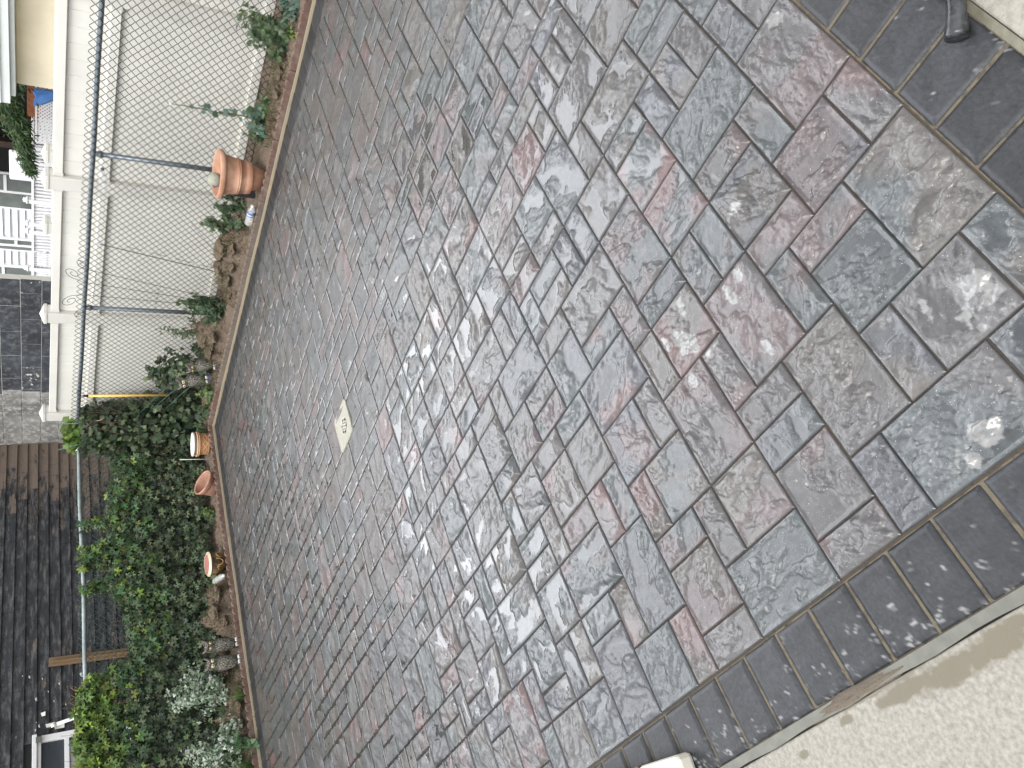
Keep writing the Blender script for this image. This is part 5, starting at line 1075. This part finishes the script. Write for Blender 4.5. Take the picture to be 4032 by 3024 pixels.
mb = MB(); mb.box((-.03, -1.6, .865), (.03, 1.34, .895)); mb.build('top_rail', M_sid2, e, bevel=.004)
mb = MB(); mb.box((-.025, -1.6, .02), (.025, 1.34, .06)); mb.build('bottom_rail', M_sid2, e)
y = -1.55
while y < .74:
    mb = MB(); mb.box((-.012, y, .061), (.012, y + .032, .864)); mb.build('baluster', M_sid2, e); y += .056
for y_ in (-1.0, -.80, -.60, -.15, .24, .38, 1.07):
    mb = MB(); mb.box((-.04, y_ - .03, 0), (.04, y_ + .03, .93)); p_ = mb.build('post', M_sid2, e, bevel=.004)
    mb = MB(); mb.lathe([(.001, .0), (.05, .005), (.052, .022), (.03, .03), (.034, .045), (.028, .06), (.001, .068)], 14, Matrix.Translation((0, y_, .931))); mb.build('post_cap', M_sid2, p_, smooth=True)
mb = MB(); 
for k in range(12): mb.box((-.010, .77 + k * .045, .061), (.010, .77 + k * .045 + .014, .864)) if k < 12 else None
lt = MB()
for k in range(12): lt.box((-.012, .77 + k * .045, .062), (-.002, .788 + k * .045, .8635))
for k in range(15): lt.box((.0, .77, .10 + k * .052), (.010, 1.30, .122 + k * .052))
lt.build('lattice', M_sid2, e)
e = empty('lattice_screen', (9, 5.8, 0), 'white diamond lattice screen with a blue tarp over it beside the stucco house', 'screen')
lt = MB()
for k in range(-16, 14):
    y0, z0_ = k * .05, 1.2
    for sg in (1, -1):
        a = Vector((0 if sg > 0 else .008, -.3, 1.15 + k * .05)) ; 
for k in range(-14, 24):
    for sg in (1, -1):
        c0 = k * .042
        pts = []
        # line z = 1.2 + sg*(y) + c0, clipped to box y[-.28,.42], z[1.15,1.63]
        ya, yb = -.28, .42; f = lambda y: 1.2 + sg * y + c0 - (0 if sg > 0 else .0)
        if sg > 0: lo, hi = max(ya, 1.15 - 1.2 - c0), min(yb, 1.63 - 1.2 - c0)
        else: lo, hi = max(ya, 1.2 + c0 - 1.63), min(yb, 1.2 + c0 - 1.15)
        if hi - lo > .03: x_ = 0 if sg > 0 else .006; lt.add([(x_, lo, f(lo) - .011), (x_, hi, f(hi) - .011), (x_, hi, f(hi) + .011), (x_, lo, f(lo) + .011), (x_ + .005, lo, f(lo) - .011), (x_ + .005, hi, f(hi) - .011), (x_ + .005, hi, f(hi) + .011), (x_ + .005, lo, f(lo) + .011)], [(3, 2, 1, 0), (4, 5, 6, 7), (0, 1, 5, 4), (2, 3, 7, 6), (0, 4, 7, 3), (1, 2, 6, 5)])
lt.build('lattice', M_sid2, e)
M_backw = mat('pale_backing', (.55, .56, .58), .8)
mb = MB(); mb.box((.05, -.28, -.1), (.09, .42, 1.15)); mb.build('board', M_sid2, e)
mb = MB(); mb.box((-.01, -.30, 1.63), (.03, .44, 1.65)); mb.build('top_strip', M_sid2, e)
M_tarp = mat('blue_tarp', (.10, .28, .70), .5, .15, 8, .3)
mb = MB(); vs = []; nn = 10
for i in range(nn + 1):
    for j in range(nn + 1):
        u_, v_ = i / nn, j / nn; vs.append((-.03 - .02 * math.sin(u_ * 7 + v_ * 3), -.28 + .22 * u_ * (1 - .5 * v_) , 1.66 - .17 * v_ - .05 * u_ * v_ + .01 * math.sin(u_ * 9)))
mb.add(vs, [(i * (nn + 1) + j, (i + 1) * (nn + 1) + j, (i + 1) * (nn + 1) + j + 1, i * (nn + 1) + j + 1) for i in range(nn) for j in range(nn)])
o = mb.build('tarp', M_tarp, smooth=True, loc=(9, 5.8, 0)); tag(o, 'blue tarp draped over the white lattice screen', 'tarp'); _m = o.modifiers.new('t', 'SOLIDIFY'); _m.thickness = .003
M_brick = mat('orange_brick', (.35, .13, .06), .9, .2, 20, .4)
mb = MB(); mb.box((9.3, 5.5, -.1), (9.6, 6.1, 1.73)); tag(mb.build('brick_pier', M_brick), 'orange-brown brick pier just behind the white lattice screen', 'pier')
e = empty('patio_chair', (10.6, 7.75, .9), 'white slatted chair back on the far porch', 'chair')
mb = MB(); mb.box((-.02, -.24, .62), (.02, .24, 1.06)); mb.build('backrest', M_sid, e, bevel=.04)
for y_ in (-.2, .2): mb = MB(); mb.box((-.03, y_ - .02, -.9), (.01, y_ + .02, .619)); mb.build('leg', M_sid2, e)
mb = MB(); mb.box((-.45, -.23, .35), (-.031, .23, .39)); mb.build('seat', M_sid2, e)
# tree with a low bough over the fence
e = empty('tree', (8.9, 5.35, 0), 'evergreen tree whose low dark bough droops over the fence by the stucco house', 'tree')
M_bark = mat('bark', (.09, .07, .05), .9, .3, 12, .8, 30, .01)
mb = MB(); mb.tube([(0, 0, -.1), (.02, .02, .8), (0, 0, 1.6), (.05, -.05, 2.4), (0, 0, 3.4)], [.11, .09, .08, .06, .02], 12)
mb.tube([(.02, 0, 2.1), (-.25, .0, 2.05), (-.5, .12, 1.93), (-.6, .38, 1.83), (-.62, .62, 1.74)], [.045, .035, .025, .015, .004], 8)
for k in range(9):
    a = k * .7; mb.tube([(0, 0, 2.0 + .12 * k), (.4 * math.cos(a), .4 * math.sin(a), 2.3 + .14 * k), (.8 * math.cos(a), .8 * math.sin(a), 2.35 + .15 * k)], [.035, .02, .005], 7)
mb.build('trunk', M_bark, e, smooth=True)
bl = np.array([(-.5, -.28, 1.86, .16), (-.5, -.12, 1.90, .13), (-.55, .03, 1.88, .11), (-.58, .12, 1.85, .11), (-.6, .22, 1.80, .10), (-.6, .33, 1.77, .09), (-.62, .44, 1.76, .085), (-.62, .55, 1.73, .075), (-.62, .66, 1.71, .06), (-.62, .74, 1.69, .04)])
n_ = 2600; k = rng.integers(0, len(bl), n_); off = rng.normal(0, .5, (n_, 3)) * bl[k, 3:4]; P_ = bl[k, :3] + off
leaves('bough_leaves', P_, np.array([-1, -.3, .6]) + rng.normal(0, .5, (n_, 3)), np.array([-.2, .7, -.5]) + rng.normal(0, .5, (n_, 3)), rng.uniform(.035, .075, n_), pick([(.05, .10, .03), (.035, .075, .025), (.08, .13, .035), (.025, .055, .025)], n_), T_NARROW, e)
n_ = 14000; d_ = rng.normal(0, 1, (n_, 3)); d_ /= np.linalg.norm(d_, axis=1, keepdims=True); P_ = d_ * (rng.uniform(.35, 1, (n_, 1)) ** .5) * np.array([1.5, 1.5, 1.05]); P_ *= 1 + .25 * gn(P_[:, 0:1] * 2.2 + 5, P_[:, 2:3] * 2.2 + P_[:, 1:2], 3); P_ += np.array([.3, 0, 3.3])
leaves('crown', P_, d_ + rng.normal(0, .4, (n_, 3)) + np.array([0, 0, .4]), rng.normal(0, 1, (n_, 3)) + np.array([0, 0, -.6]), rng.uniform(.07, .13, n_), pick([(.05, .10, .03), (.035, .075, .025), (.025, .055, .025)], n_), T_NARROW, e)
